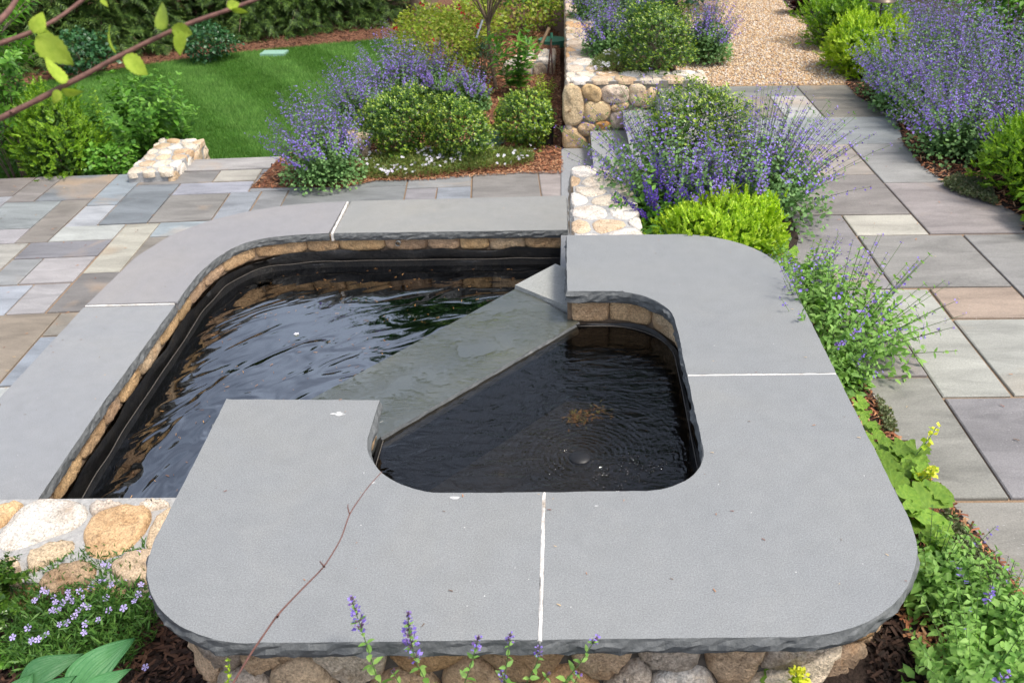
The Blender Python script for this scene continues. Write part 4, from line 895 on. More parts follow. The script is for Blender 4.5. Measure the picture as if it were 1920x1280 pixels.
V, F = prism(ccw(ub), Z_TERR-.2, Z_TERR+.03); o = part('garden_bed', V, F, SOIL, None); tag(o,'upper planted bed between the long wall and the gravel path','garden bed',kind='structure')
chips('dark mulch under the shrub in the upper bed', np.array([(.36,7.97),(1.0,7.97),(1.1,8.7),(.36,8.8)]), Z_TERR+.03, 2500, .034, DARKM+[(.18,.08,.05)])
fz = lambda p: -.80+.515*(np.clip((p[:,0]+1.35)/2.2,0,1)**2*(3-2*np.clip((p[:,0]+1.35)/2.2,0,1)))+.005
chips('dark brown bark mulch under the hosta and phlox', np.array([(-2.6,.9),(-.7,.9),(-.9,1.5),(-1.12,1.75),(-1.15,2.2),(-2.6,2.2)]), fz, 9000, .045, DARKM)
chips('dark mulch at the right foot of the fountain', np.array([(.4,.9),(1.05,.9),(1.05,2.0),(.94,1.9),(.82,1.5)]), fz, 5000, .035, [(.03,.018,.014),(.05,.028,.02),(.02,.013,.01)], zj=.03)

# ------------------------------------------------------------------ evergreen trees and woodland
def conifer(label, xyb, R, H, n, seed_lean=0, name='hemlock_tree', low=0.02):
    base = np.array([*xyb, Z_LAWN-.03]); t = thing(name, label, 'tree', base, 'evergreen trees behind the lawn'); A, C = Acc(), Acc()
    nb = int(n/26); 
    for b in range(nb):
        f = (b+rng.random())/nb; z = H*(low+(1-low)*f**1.25); ph = rng.uniform(0,2*math.pi); r = R*(1-.72*(z/H)**1.3)*rng.uniform(.72,1.08); o = np.array([math.cos(ph),math.sin(ph),0])
        a = base+np.array([0,0,z+.05]); e = base+o*r+np.array([0,0,max(z-.10-.12*r,.04)]); m = 26; u = rng.uniform(.28,1,m)[:,None]
        P = a+(e-a)*u+np.array([0,0,1.0])*(.22*np.sin(u*math.pi)); sd = np.array([-o[1],o[0],0]); sp_ = rng.normal(0,.20,(m,1))*(.4+.6*u)
        P = P+sd*sp_+np.array([0,0,1])*rng.normal(-.02,.05,(m,1)); P[:,2] = np.maximum(P[:,2],base[2]+.03)
        dr = norm(o*.8+sd*np.sign(sp_)*.5+np.array([0,0,-.35])+.3*rng.normal(size=(m,3)))
        A.add(*scatter(*SPRAY, P, dr, norm(np.array([0,0,1.0])+o*.5+.3*rng.normal(size=(m,3))), rng.uniform(.13,.24,m)))
        if b%3 == 0: stems_tube(C, np.array([a,(a+e)/2+np.array([0,0,.1]),e]), .016, .004, 4)
    emit('crown',A,'hem',t,'stuff'); stems_tube(C, np.array([base,base+(0,0,H*.5),base+(0,0,H)]), .10, .02, 7); emit('trunk',C,BARK,t); return t
HD = [((-60,185),1.15,3.5,'leftmost dark evergreen tree behind the leafy shrub'),((85,158),1.1,3.8,'dark evergreen tree behind the dark-leaved bush at left'),((230,135),1.1,3.5,'dark evergreen tree behind the foreground twig leaves'),((345,112),1.1,3.9,'dark drooping evergreen tree left of the round green bush'),((480,97),1.15,3.6,'drooping evergreen tree standing right of the round green bush'),((600,82),1.2,3.9,'drooping evergreen tree near the pale green valve lid'),((700,66),1.25,4.8,'rightmost drooping evergreen tree at the lawn end')]
for (u,v),R,H,lab in HD:
    q = at(u,v-6,Z_LAWN)[:2]; dv = norm(q)*1.65; conifer(lab, q+dv, R, H, 8500)
def leaf_tree(label, xyb, H, R, n, mat='dark', trunk=.2, fork=.35, zb=None, lsz=.16, group='woodland trees', name='woodland_tree'):
    base = np.array([*xyb, Z_LAWN-.05 if zb is None else zb]); t = thing(name, label, 'tree', base, group); A, C = Acc(), Acc()
    stems_tube(C, np.array([base+(0,0,-.05),base+(.0,0,.25),base+(.03,.02,H*.3),base+(0,.05,H*.6),base+(.05,0,H*.95)]), trunk*1.35, trunk*.2, 12)
    ctr = base+np.array([0,0,H*(fork+1)/2]); rad = np.array([R,R,H*(1-fork)/2]); nc = 46; cd_ = rdir(nc,.1); cp = ctr+cd_*rad*rng.uniform(.35,.95,nc)[:,None]
    for c in cp[:26]:
        s = base+np.array([0,0,H*rng.uniform(fork*.7,.7)]); stems_tube(C, bezier(s,(s+c)/2+np.array([0,0,.3]),c,5), trunk*.25, .012, 4)
    k = rng.integers(nc,size=n); p = cp[k]+rng.normal(0,1,(n,3))*R*.22
    A.add(*scatter(*WIDE2, p, rdir(n,-.1), rdir(n,.7), lsz*rng.uniform(.6,1.3,n))); emit('crown',A,mat,t,'stuff'); emit('trunk',C,BARK,t); return t
q = at(797,38,Z_LAWN); leaf_tree('big rough-barked tree trunk in the shade beyond the lawn', q[:2], 6.5, 1.5, 7000, 'dark', .22, .45)
for (x,y,H,R,lab) in ((4.5,19,13.5,3.2,'tall leafy woodland tree beyond the gravel path'),(9.0,17,12,3.2,'tall leafy woodland tree behind the right border'),(2.0,19.5,13.5,2.7,'leafy woodland tree straight behind the long wall')):
    leaf_tree(lab, (x,y), H, R, 8000, 'dark', .25, .12, Z_TERR)

# shrubs before the trees
leaf_ball('small dark glossy bush before the evergreens at far left', at(160,140,Z_LAWN), .45, .55, 1500, .06, 'dark', WIDE2)
leaf_ball('small round dark green bush at the lawn edge under the evergreens', at(396,114,Z_LAWN), .40, .52, 1600, .05, 'dark', WIDE2)
leaf_ball('loose olive green shrub mass beyond the garden bed', at(985,62,-.8), .75, .85, 2600, .05, 'rose', WIDE2)
leaf_ball('dark green shrub behind the olive shrub mass', at(1000,30,-.8), .9, 1.0, 2600, .06, 'green', WIDE2)
leaf_ball('golden-tipped bush behind the small bare-stemmed tree', at(885,105,-.8), .42, .75, 2000, .045, 'rose', WIDE2)
q = at(515,103,Z_LAWN); V, F = box(q[0]-.17,q[0]+.17,q[1]-.12,q[1]+.12,Z_LAWN-.02,Z_LAWN+.04); o = part('valve_lid', V, F, PALEGREENP, None, origin=(0,0,0)); tag(o,'pale green rectangular valve box lid in the mulch','valve lid')

# small ornamental tree with bare fork
b = at(930,166,bedz); t = thing('ornamental_tree','young tree with a slim bare trunk forking into many branches','tree',b); C, A = Acc(), Acc()
fk = atY(915,40,b[1]); stems_tube(C, bezier(b,(b+fk)/2+np.array([-.03,0,0]),fk,8), .024, .019, 8)
for k in range(16):
    ph = rng.uniform(0,6.28); d = np.array([math.cos(ph)*.75,math.sin(ph)*.75,.75+.3*rng.random()]); e = fk+d*rng.uniform(.7,1.1); P = bezier(fk-np.array([0,0,rng.uniform(0,.08)]),fk+d*np.array([.25,.25,.5]),e,8); stems_tube(C,P,.009,.003,5)
    for j in range(5):
        s = P[rng.integers(2,8)]; dd = norm(d+.6*rng.normal(size=3)); e2 = s+dd*rng.uniform(.25,.5); stems_tube(C,bezier(s,(s+e2)/2+.03*rng.normal(size=3),e2,4),.005,.002,3)
        m = 26; pp = s+(e2-s)*rng.uniform(.3,1.1,(m,1))+rng.normal(0,.05,(m,3)); pp = pp[pp[:,2] > fk[2]+.30]; m = len(pp)
        if m: A.add(*scatter(*LEAF8, pp, rdir(m,-.1), rdir(m,.7), .06*rng.uniform(.6,1.2,m)))
emit('trunk',C,BARK,t,smooth=True); emit('crown',A,'green',t,'stuff')

# ------------------------------------------------------------------ lower garden bed plants
catmint('large lavender catmint spilling over the patio corner in front of the cheek wall', at(618,338,bedz), .50, .74, 230, (-.10,-.02), .5, fsz=.019)
catmint('lavender catmint at the lawn edge above the cheek wall', at(690,252,bedz), .52, .70, 190, (-.12,.05), .5, fsz=.019)
catmint('tall lavender catmint behind the leftmost holly shrub', at(752,205,bedz), .50, .80, 190, (-.08,0), .5, fsz=.020)
catmint('lavender catmint beside the red-budded rose bush', at(820,195,bedz), .40, .62, 120, (0,0), .5, fsz=.020)
catmint('small catmint behind the middle holly shrub', at(885,205,bedz), .28, .48, 70, (0,0), .5, fsz=.020)
ball_shrub('leftmost of the three rounded holly shrubs in the lower bed', at(758,294,bedz), .34, .60, 1100, 3000)
ball_shrub('middle rounded holly shrub of the lower bed behind white phlox', at(866,306,bedz), .30, .56, 900, 2800)
ball_shrub('rounded holly shrub next to the long fieldstone wall', at(985,276,bedz), .30, .52, 900, 2600)
carpet('strip of creeping phlox with pale lilac flowers along the patio', xy([(675,338),(690,300),(780,298),(880,292),(960,288),(1000,292),(1000,312),(940,322),(860,330),(780,336)],bedz), bedz, .07, 15000, .034, 'mossy', 'white', 190, .017, mound=.05)
carpet('patch of blue-grey pinks between two holly shrubs', xy([(880,292),(890,262),(935,255),(945,270),(915,292)],bedz), bedz, .06, 1200, .045, 'teal', None, 0, name='pinks_plant', cat='plant')
leaf_ball('yellow-green rose bush with a few red buds', at(830,168,bedz), .50, .92, 2600, .042, 'rose', WIDE2, name='rose_bush', fl=('red',7,.03))
leaf_ball('second yellow-green rose bush further back', at(800,120,bedz), .45, .75, 1800, .042, 'rose', WIDE2, name='rose_bush', fl=('red',4,.03))
leaf_ball('fine dark green bush left of the slim tree trunk', at(905,155,bedz), .24, .50, 1600, .03, 'dark', LEAF2)
stem_shrub('upright lime green perennial with starry whorls of pointed leaves', at(968,178,bedz), .30, .80, 12, .13, 'green', LANCE8, name='leafy_perennial', cat='plant', nodes=9, up=.3)
stem_shrub('thin yellow-green seedling sprig beside the long wall', at(1022,190,bedz), .14, .32, 6, .04, 'lime', LANCE8, name='seedling', cat='plant', nodes=8, start=.3)
stem_shrub('low tuft of pale leaves between the holly shrubs', at(905,185,bedz), .14, .16, 8, .06, 'lime', LANCE8, name='leafy_perennial', cat='plant', nodes=5, start=.3)
# stakes, lid, light post
def bar(name, label, cat, pts, r, mat, k=6):
    b = np.array(pts[0]); t = thing(name,label,cat,b); V, F = tube(np.array(pts),r,k); part('shaft',V,F,mat,t); return t
b = at(988,140,bedz); bar('wooden_stake','leaning wooden stake in the mulch near the long wall','stake',[b,atY(1030,52,b[1]+.1)],.020,WOOD,4)
b = at(1027,142,bedz); t = bar('garden_stake','slim brown garden stake with a green tip by the wall','stake',[b,atY(1034,70,b[1])],.010,TWIG); p = atY(1034,72,b[1]); V, F = tube(np.array([p,p+(0,0,.06)]),.016,8); part('green_cap',V,F,GREENP,t)
b = at(1036,144,bedz); bar('garden_stake','second slim brown garden stake leaning to the green-tipped one','stake',[b,atY(1033,80,b[1]+.02)],.008,TWIG)
b = at(893,110,-.55); bar('metal_pole','short grey metal pole slanting among the rose leaves','pole',[atY(893,72,10.4),atY(905,38,10.5)],.014,GREYM)
q = at(1036,74,-.74); V, F = tube(np.array([q-(0,0,.08),q]),.20,20); n_ = len(V); t = thing('access_lid','round green plastic access lid in the mulch','lid',q-np.array([0,0,.08])); part('rim',V,F,GREENP,t); V = [(q[0]+.19*math.cos(a),q[1]+.19*math.sin(a),q[2]+.004) for a in np.linspace(0,2*math.pi,20,endpoint=False)]; part('cover',V,[tuple(range(20))],GREENP,t)
b = at(1026,272,bedz); t = thing('plant_pot','small black nursery pot half hidden by the holly shrub','pot',b); V, F = tube(np.array([b,b+(0,0,.22),b+(0,0,.222),b+(0,0,.24),b+(0,0,.241)]),[.055,.07,.08,.08,.068],14); part('pot_body',V,F,BLACKP,t,True)

# ------------------------------------------------------------------ plants left of the lower patio
gz = Z_LAWN
stem_shrub('tall loose shrub with bare lower stems at the left edge', at(35,338,gz), .55, 1.75, 9, .085, 'green', LEAF8, name='tall_shrub', woody=True, nodes=9, start=.35, sub=9)
needle_shrub('dense green yew behind the far paving at left', at(135,352,gz), .34, .80, 1100, .06, mats=('yewd','yew'), leaf=LEAF2, nl=.028)
needle_shrub('low green yew growing behind the tall loose shrub', at(85,325,gz-.05), .30, .55, 500, .06, mats=('yewd','yewd'), leaf=LEAF2, nl=.028)
stem_shrub('bushy bright green shrub left of the pale cheek wall', at(282,312,gz), .52, 1.0, 38, .090, 'green', LEAF8, name='bright_shrub', nodes=12)
stem_shrub('bright green shrub sprig leaning over the cheek wall', at(345,290,gz), .26, .62, 14, .08, 'green', LEAF8, name='bright_shrub', nodes=9)
leaf_ball('low clump of round light green leaves against the paving', at(215,332,gz+.1), .24, .30, 800, .05, 'green', WIDE2, name='columbine', cat='plant')
stem_shrub('airy yellow-topped plant between the yew and the bright shrub', at(214,325,gz), .2, .85, 10, .045, 'yew', WIDE2, name='columbine', cat='plant', nodes=12, start=.3)

# ------------------------------------------------------------------ upper bed plants
uz = Z_TERR+.03
catmint('lavender catmint leaning over the long wall top', at(1142,110,uz), .34, .60, 120, (-.10,0), .5, fsz=.019)
catmint('blue-green catmint further back along the long wall', at(1115,40,uz), .38, .62, 120, (-.12,0), .5, fsz=.02)
catmint('sage green catmint behind the upper holly shrub', at(1190,40,uz), .45, .60, 110, (0,0), .3, leaf='glauc', bare=.6, fsz=.02)
ball_shrub('rounded yellow-tipped holly shrub in the upper bed beside the gravel', at(1226,140,uz), .37, .62, 1100, 3000)
carpet('small mound of white phlox on the wall top', xy([(1105,140),(1112,122),(1140,112),(1180,118),(1198,138),(1180,146),(1140,148)],uz), uz-.01, .05, 3000, .032, 'mossy', 'white', 45, .020, mound=.12)
catmint('lavender catmint at the gravel edge right of the holly shrub', at(1322,112,uz), .34, .62, 130, (.05,0), .5, fsz=.019)
leaf_ball('dark leafy shrub behind the gravel-edge catmint', at(1290,15,uz), .6, .7, 1500, .06, 'dark', WIDE2)

# ------------------------------------------------------------------ middle bed (between pale wall and upper patio)
mz = Z_TERR+.008
ball_shrub('holly shrub wrapped by catmint in the bed above the steps', (.80,5.12,mz), .34, .66, 1000, 2600)
catmint('big lavender catmint arching left over the pale wall and steps', (.62,4.82,mz), .60, .74, 150, (-.16,.10), .52, fsz=.018)
catmint('big lavender catmint arching over the upper patio slabs', (1.12,4.72,mz), .54, .74, 190, (.12,0), .52, fsz=.018)
catmint('lavender catmint in the middle of the bed behind the lime shrub', (.85,4.55,mz), .40, .52, 90, (0,0), .4, fsz=.018)
catmint('dark indigo sage spikes at the pale wall edge', (.50,4.48,mz), .26, .46, 34, (-.04,0), .55, fsz=.016, flower='indigo', whorls=16, dens=6, lsz=.05, name='sage_plant', cat='sage', group='indigo sage plants', leaf='green', mound=160)
catmint('dark indigo sage spikes behind the lime shrub', (.78,4.42,mz), .26, .46, 30, (.02,0), .55, fsz=.016, flower='indigo', whorls=16, dens=6, lsz=.05, name='sage_plant', cat='sage', group='indigo sage plants', leaf='green', mound=160)
needle_shrub('bright lime shrub tucked against the fountain coping', (.82,4.16,mz), .36, .29, 1900, .040, mats=('yew','lime'), leaf=WIDE2, nl=.018, name='lime_shrub', group='lime shrubs')
stem_shrub('green basal leaves at the pale wall corner', (.46,4.25,mz), .20, .20, 12, .09, 'green', LANCE8, name='leafy_perennial', cat='plant', nodes=5)
stem_shrub('ferny bright leaves in front of the sage spikes', (.58,4.12,mz), .14, .17, 12, .05, 'lime', LEAF8, name='leafy_perennial', cat='plant', nodes=6)

# ------------------------------------------------------------------ right border
rz_ = Z_TERR+.01
needle_shrub('lime yew nearest to the gravel path corner', (2.80,8.15,rz_), .42, .46, 1300, .06, mats=('yew','lime'), name='lime_shrub', group='lime shrubs', nl=.028, leaf=LEAF2)
needle_shrub('lime yew further back along the gravel path', (3.0,9.25,rz_), .50, .55, 1300, .06, mats=('yewd','yew'), name='lime_shrub', group='lime shrubs', nl=.030, leaf=LEAF2)
RBC = [((2.82,7.2),.50,.62,'first lavender catmint of the right border, beside the gravel corner'),((2.84,6.45),.50,.62,'lavender catmint of the right border opposite the steps'),((2.74,5.78),.50,.58,'front lavender catmint of the right border, hanging over the light slab'),((3.45,7.75),.55,.78,'catmint in the second rank of the border behind the gravel corner'),((3.42,6.9),.55,.76,'catmint in the middle of the second rank'),((3.32,6.1),.52,.70,'catmint of the second rank nearest the camera'),((3.35,8.5),.5,.7,'catmint behind the lime yews'),((3.1,5.55),.42,.52,'catmint beside the sedum mat in the right border'),((2.72,6.85),.36,.46,'low catmint drooping over the blue-grey slab edge'),((4.4,7.6),.55,.85,'rearmost catmint before the red roses')]
for p,R,H,lab in RBC: catmint(lab, (*p,rz_), R, H, 210, (-.05,-.05), .55, fsz=.019, mound=1200)
leaf_ball('tall green leafy plant at the right edge behind the catmint', (4.1,6.2,rz_), .55, .85, 1800, .07, 'green', LEAF8, name='leafy_perennial', cat='plant', fl=('red',5,.035))
leaf_ball('broad-leaved green shrub in the top right corner', (5.0,9.2,rz_), .8, 1.1, 1500, .13, 'green', LEAF8, fl=('red',4,.05))
leaf_ball('deep green leafy clump behind the second-rank catmint', (4.3,8.6,rz_), .6, .9, 1600, .07, 'green', LEAF8)
leaf_ball('green leafy rose with red buds at the right edge', (4.9,7.6,rz_), .55, 1.0, 1600, .06, 'green', LEAF8, name='rose_bush', fl=('red',8,.045))
needle_shrub('lime shrub at the right edge beside the sedum', (2.98,4.98,rz_), .40, .50, 1300, .06, mats=('yewd','yew'), leaf=LEAF2, nl=.026, name='lime_shrub', group='lime shrubs')
leaf_ball('lobed green leaves spilling onto the patio at the right edge', (2.86,4.5,rz_), .28, .28, 1000, .05, 'yew', WIDE2, name='geranium', cat='plant')
carpet('mat of grey-green sedum on the right border edge', xy([(1765,348),(1790,332),(1850,345),(1870,385),(1850,380),(1800,365)],rz_), rz_, .03, 3500, .018, 'sedum', None, 0, name='sedum_mat', cat='ground cover', leaf=WIDE2)
stem_shrub('dark purple-leaved plant at the far gravel edge', (2.9,11.0,rz_), .28, .30, 12, .14, 'purpleleaf', LEAF8, name='purple_plant', cat='plant', nodes=5)
b = np.array((3.0,8.55,rz_)); t = thing('path_light','low bronze path light with a mushroom cap in the catmint','path light',b); V, F = tube(np.array([b,b+(0,0,.58)]),.010,6); part('post',V,F,BRONZE,t); V, F = tube(np.array([b+(0,0,.55),b+(0,0,.57),b+(0,0,.60),b+(0,0,.61)]),[.13,.12,.04,.005],16); part('cap',V,F,BRONZE,t,True)

# ------------------------------------------------------------------ narrow bed along the fountain
catmint('airy catmint with thin stems reaching over the patio beside the fountain', (1.17,3.22,stz), .44, .50, 64, (.14,-.02), .42, leaf='catl', lsz=.036, fsz=.015, dens=3, whorls=5, bare=.45, mound=1000, arc=.55)
catmint('leafy catmint tucked behind the curved right coping', (1.13,3.62,stz), .26, .36, 50, (.05,.0), .4, leaf='catl', lsz=.036, fsz=.015, dens=3, whorls=5, bare=.7, mound=700)
catmint('low leafy catmint right of the coping joint', (1.10,2.92,stz), .17, .20, 24, (.03,.0), .4, leaf='catl', lsz=.034, fsz=.015, dens=3, whorls=5, bare=.9, mound=380)
for p,R,H,n_,lab in (((1.08,1.80),.20,.26,34,'narrow leafy catmint squeezed against the coping corner'),((1.06,1.42),.26,.32,50,'leafy catmint under the rounded coping corner'),((1.18,1.62),.18,.30,40,'leafy catmint right of the fountain corner'),((1.36,1.40),.24,.30,50,'leafy catmint with few flowers at the lower right edge'),((1.28,1.28),.30,.32,60,'leafy catmint in the bottom right corner'),((1.60,1.14),.24,.26,40,'outermost leafy catmint in the bottom right corner')):
    catmint(lab, (*p,stz), R, H, n_, (.03,0), .35, leaf='catl', lsz=.036, fsz=.014, dens=3, whorls=5, bare=.86, mound=520)
carpet('grey-green sedum creeping over bark chips at the patio edge', xy([(1750,985),(1775,960),(1830,1030),(1890,1100),(1900,1150),(1840,1130),(1790,1060)],stz), stz, .03, 2600, .016, 'sedum', None, 0, name='sedum_mat', cat='ground cover', leaf=WIDE2)
carpet('thin green thyme sprigs in the bark chips by the coping', xy([(1640,745),(1665,770),(1680,820),(1655,810)],stz), stz, .03, 350, .016, 'sedum', None, 0, name='thyme_mat', cat='ground cover', leaf=WIDE2)
def mantle_mesh(seed, k=9, m=6):
    r = np.random.default_rng(seed); V = [(0,0,0)]; F = []; nA = k*4
    for j in range(1,m+1):
        f = j/m
        for i in range(nA+1):
            a = math.radians(-160+320*i/nA); lobe = 1+.10*math.cos((i%4)/4*2*math.pi+math.pi)*f**2; pl = .05*f*math.cos(i/4*2*math.pi)
            rr = f*lobe; V.append((rr*math.sin(a), rr*math.cos(a)+.0, .34*f*f+pl-.10*f+.05*r.normal()*f*.3))
    w_ = nA+1
    for i in range(nA): F.append((0,1+i+1,1+i))
    for j in range(m-1):
        for i in range(nA): a = 1+j*w_+i; F.append((a,a+1,a+w_+1,a+w_))
    return pymesh('mantle_leaf', V, F, True)
def m_bigleaf(name, c1, c2, rib=None):
    t = NT(name); tc = t.n('TexCoord'); oi = t.n('ObjectInfo')
    c = t.ramp(t.noise(5,3,.5,tc.outputs['Object']), [(.3,c1),(.7,c2)])
    c = t.mix(1.0, c, t.ramp(oi.outputs['Random'], [(0,gray(.72)),(1,gray(1.25))]), 'MULTIPLY')
    b = t.n('BsdfPrincipled', Base_Color=c, Roughness=.5, Specular_IOR_Level=.35, Normal=t.bump(t.noise(40,3,.5,tc.outputs['Object']),.01,.5)); tr = t.n('BsdfTranslucent', Color=t.mix(1.0,c,(1.1,1.2,.6),'MULTIPLY'))
    ms = t.n('MixShader'); t.set(ms.inputs[0],.3); t.t.links.new(b.outputs[0],ms.inputs[1]); t.t.links.new(tr.outputs[0],ms.inputs[2]); t.t.links.new(ms.outputs[0],t.out.inputs[0]); return t.m
MANTLE = m_bigleaf('mantle_leaf', (.13,.26,.03), (.24,.38,.05))
mm = [mantle_mesh(i) for i in range(4)]
for q in mm: q.materials.append(MANTLE)
def place_leaf(me, p, nrm, ydir, s, parent, name='leaf'):
    z = Vector(nrm).normalized(); y = Vector(ydir); y = (y-z*y.dot(z)).normalized(); x = y.cross(z)
    M = Matrix(((x.x,y.x,z.x,p[0]),(x.y,y.y,z.y,p[1]),(x.z,y.z,z.z,p[2]),(0,0,0,1))) @ Matrix.Diagonal((s,s,s,1))
    o = bpy.data.objects.new(name, me); COL.objects.link(o); o.parent = parent; o.matrix_local = Matrix.Translation(-Vector(parent.location)) @ M; return o
K = 5.333; mp1 = [(1560+a/K,660+b/K,s) for a,b,s in ((270,510,.030),(310,580,.030),(350,700,.036),(400,770,.034),(420,830,.036),(470,930,.05),(560,990,.05),(640,960,.042),(700,1040,.045),(820,1090,.045),(690,1190,.05),(880,1190,.045),(850,975,.045),(760,1245,.045),(590,1215,.04),(500,1080,.04),(620,1110,.042))]
K = 2.977; mp2 = [(1280+a/K,850+b/K,s) for a,b,s in ((1200,60,.045),(1255,110,.045),(1185,185,.05),(1250,255,.045),(1370,300,.075),(1390,410,.065),(1335,150,.045),(1290,370,.055),(1430,230,.05),(1320,480,.045),(1400,480,.045),(1160,110,.04),(1240,330,.05),(1350,560,.045),(1310,640,.04),(1480,520,.04))]
def mantle(label, pts, z, flowers=()):
    c = np.mean([at(u,v,stz)[:2] for u,v,_ in pts],0); t = thing('ladys_mantle', label, 'plant', (*c,stz), 'pleated lady\'s mantle plants'); C = Acc()
    for u,v,s in pts:
        p = at(u,v,z+rng.uniform(-.04,.03)); nrm = norm(np.array([rng.normal(.15,.25),rng.normal(-.25,.25),1.0])); place_leaf(mm[rng.integers(4)], p, nrm, (rng.normal(),rng.normal(),0), s*rng.uniform(.95,1.15), t)
        stems_tube(C, bezier(np.array([p[0]-.05,p[1]+rng.normal(0,.03),stz]), p-np.array([.02,0,.04]), p, 5), .002,.0015,4)
    for (u0,v0,u1,v1) in flowers:
        a = at(u0,v0,z); Y = a[1]; e = atY(u1,v1,Y); P = bezier(a,(a+e)/2+np.array([.01,0,.01]),e,7); stems_tube(C,P,.0016,.001,4); B = Acc()
        for j in range(3,7):
            m = 5; d = rdir(m,.3); B.add(*scatter(*WIDE2, np.repeat(P[j:j+1],m,0)+d*.006, d, rdir(m,.8), .014 if j > 4 else .02))
        emit('flower_head',B,'yellow',t)
        B = Acc(); m = 6; B.add(*scatter(*WIDE2, P[rng.integers(1,6,size=m)], norm(rdir(m)*np.array([1,1,.3])), rdir(m,.8), .026)); emit('bract_leaves',B,'lime',t)
    emit('stalks',C,'stem',t); return t
mantle('clump of pleated lime green round leaves by the coping with a yellow flower spike', mp1, -.13, ((1718,852,1756,800),(1735,905,1750,880)))
mantle('lower clump of large pleated round leaves at the fountain corner', mp2, -.12, ((1725,905,1748,880),(1690,900,1725,895)))
mantle('few pleated leaves peeping out behind the curved coping corner', [(1445,468,.06),(1466,489,.06),(1484,507,.06),(1500,520,.05),(1478,470,.05)], -.10)
mantle('pleated leaf with small yellow flowers at the very bottom of the fountain', [(1462,1282,.05),(1490,1296,.05)], -.22, ((1485,1290,1492,1258),(1495,1290,1505,1262)))

# ------------------------------------------------------------------ bottom left: phlox, hosta, twigs
phz = -.72
pp = xy([(15,1250),(25,1120),(80,1075),(190,1052),(292,1040),(305,1110),(290,1180),(240,1235),(140,1262)], phz)
ph = carpet('creeping phlox with lilac star flowers below the pool wall', pp, phz-.05, .12, 8000, .040, 'mossyg', None, 0, mound=.03)
fme = pymesh('phlox_flower', [(x,y,z) for x,y,z in PETAL5[0]], [tuple(f) for f in PETAL5[1]]); fme.materials.append(GM['lilac'])
for a,b in ((330,735),(380,800),(460,800),(410,825),(310,830),(345,850),(465,840),(490,855),(435,875),(410,910),(325,880),(295,875),(335,945),(375,945),(480,950),(550,928),(470,995),(605,875),(685,860),(745,825),(785,725),(710,680),(570,710),(520,740),(340,705),(250,760),(215,800),(190,820),(155,970),(260,1005),(210,1030),(175,1045),(260,1200),(815,1190),(610,625),(580,620),(800,590),(650,650),(480,670),(775,785),(850,790),(590,805),(625,740),(740,660),(75,1015),(370,770),(360,825),(300,800),(270,770),(440,770),(725,690),(770,560),(730,580)):
    p = at(a/2.977+rng.normal(0,1.2),850+b/2.977+rng.normal(0,1.2),-.63); place_leaf(fme, p, norm(np.array([rng.normal(0,.25),-.55+rng.normal(0,.2),1.0])), (rng.normal(),rng.normal(),0),   .0155*rng.uniform(.8,1.15), ph, 'flower')
def hosta_leaf(base, tip, width, up, parent, seed):
    base, tip = np.array(base), np.array(tip); d = tip-base; L = np.linalg.norm(d); y = d/L; z0 = norm(np.array(up)-y*np.dot(up,y)); x = np.cross(y,z0); nu, nv = 30, 18; V = []
    for j in range(nv+1):
        v = j/nv; wv = width*math.sin(math.pi*min(1,v**.75*.98+.02))**.85*(1-.25*v)
        for i in range(nu+1):
            u = -1+2*i/nu; rib = .014*abs(math.sin(u*math.pi*3.5))*(1-v*.6); V.append(base+y*(v*L)+x*(u*wv)+z0*(.30*abs(u)**1.5*wv*(1.1-v)+math.sin(v*math.pi)*.10*L-.10*L*v*v+rib+.004*math.sin(9*v+seed+4*u)))
    F = [(j*(nu+1)+i,j*(nu+1)+i+1,(j+1)*(nu+1)+i+1,(j+1)*(nu+1)+i) for j in range(nv) for i in range(nu)]
    return part('leaf', V, F, HOSTA, parent, True)
HOSTA = m_bigleaf('hosta_leaf', (.06,.20,.075), (.11,.28,.11))
hb_ = at(150,1330,-.72); ho = thing('hosta','hosta with broad ribbed blue-green leaves in the bottom left corner','plant',hb_)
for (u0,v0,u1,v1,w_,z0,z1) in ((135,1310,248,1192,.072,-.60,-.52),(40,1300,152,1222,.060,-.60,-.54),(165,1320,242,1252,.046,-.58,-.50),(80,1320,138,1266,.040,-.57,-.49),(20,1330,60,1262,.05,-.60,-.54),(200,1340,262,1290,.05,-.56,-.5)):
    hosta_leaf(at(u0,v0,z0),at(u1,v1,z1),w_,(rng.normal(0,.15),-.3,1),ho,rng.uniform(0,6))
stem_shrub('small-leaved evergreen sprig at the left edge by the pool wall', at(-5,1175,-.75), .14, .28, 16, .022, 'box', WIDE2, name='evergreen_sprig', cat='shrub', nodes=16, sub=3)
stem_shrub('low small-leaved sprig under the phlox at the left edge', at(25,1235,-.78), .13, .10, 12, .02, 'green', WIDE2, name='evergreen_sprig', cat='shrub', nodes=8)

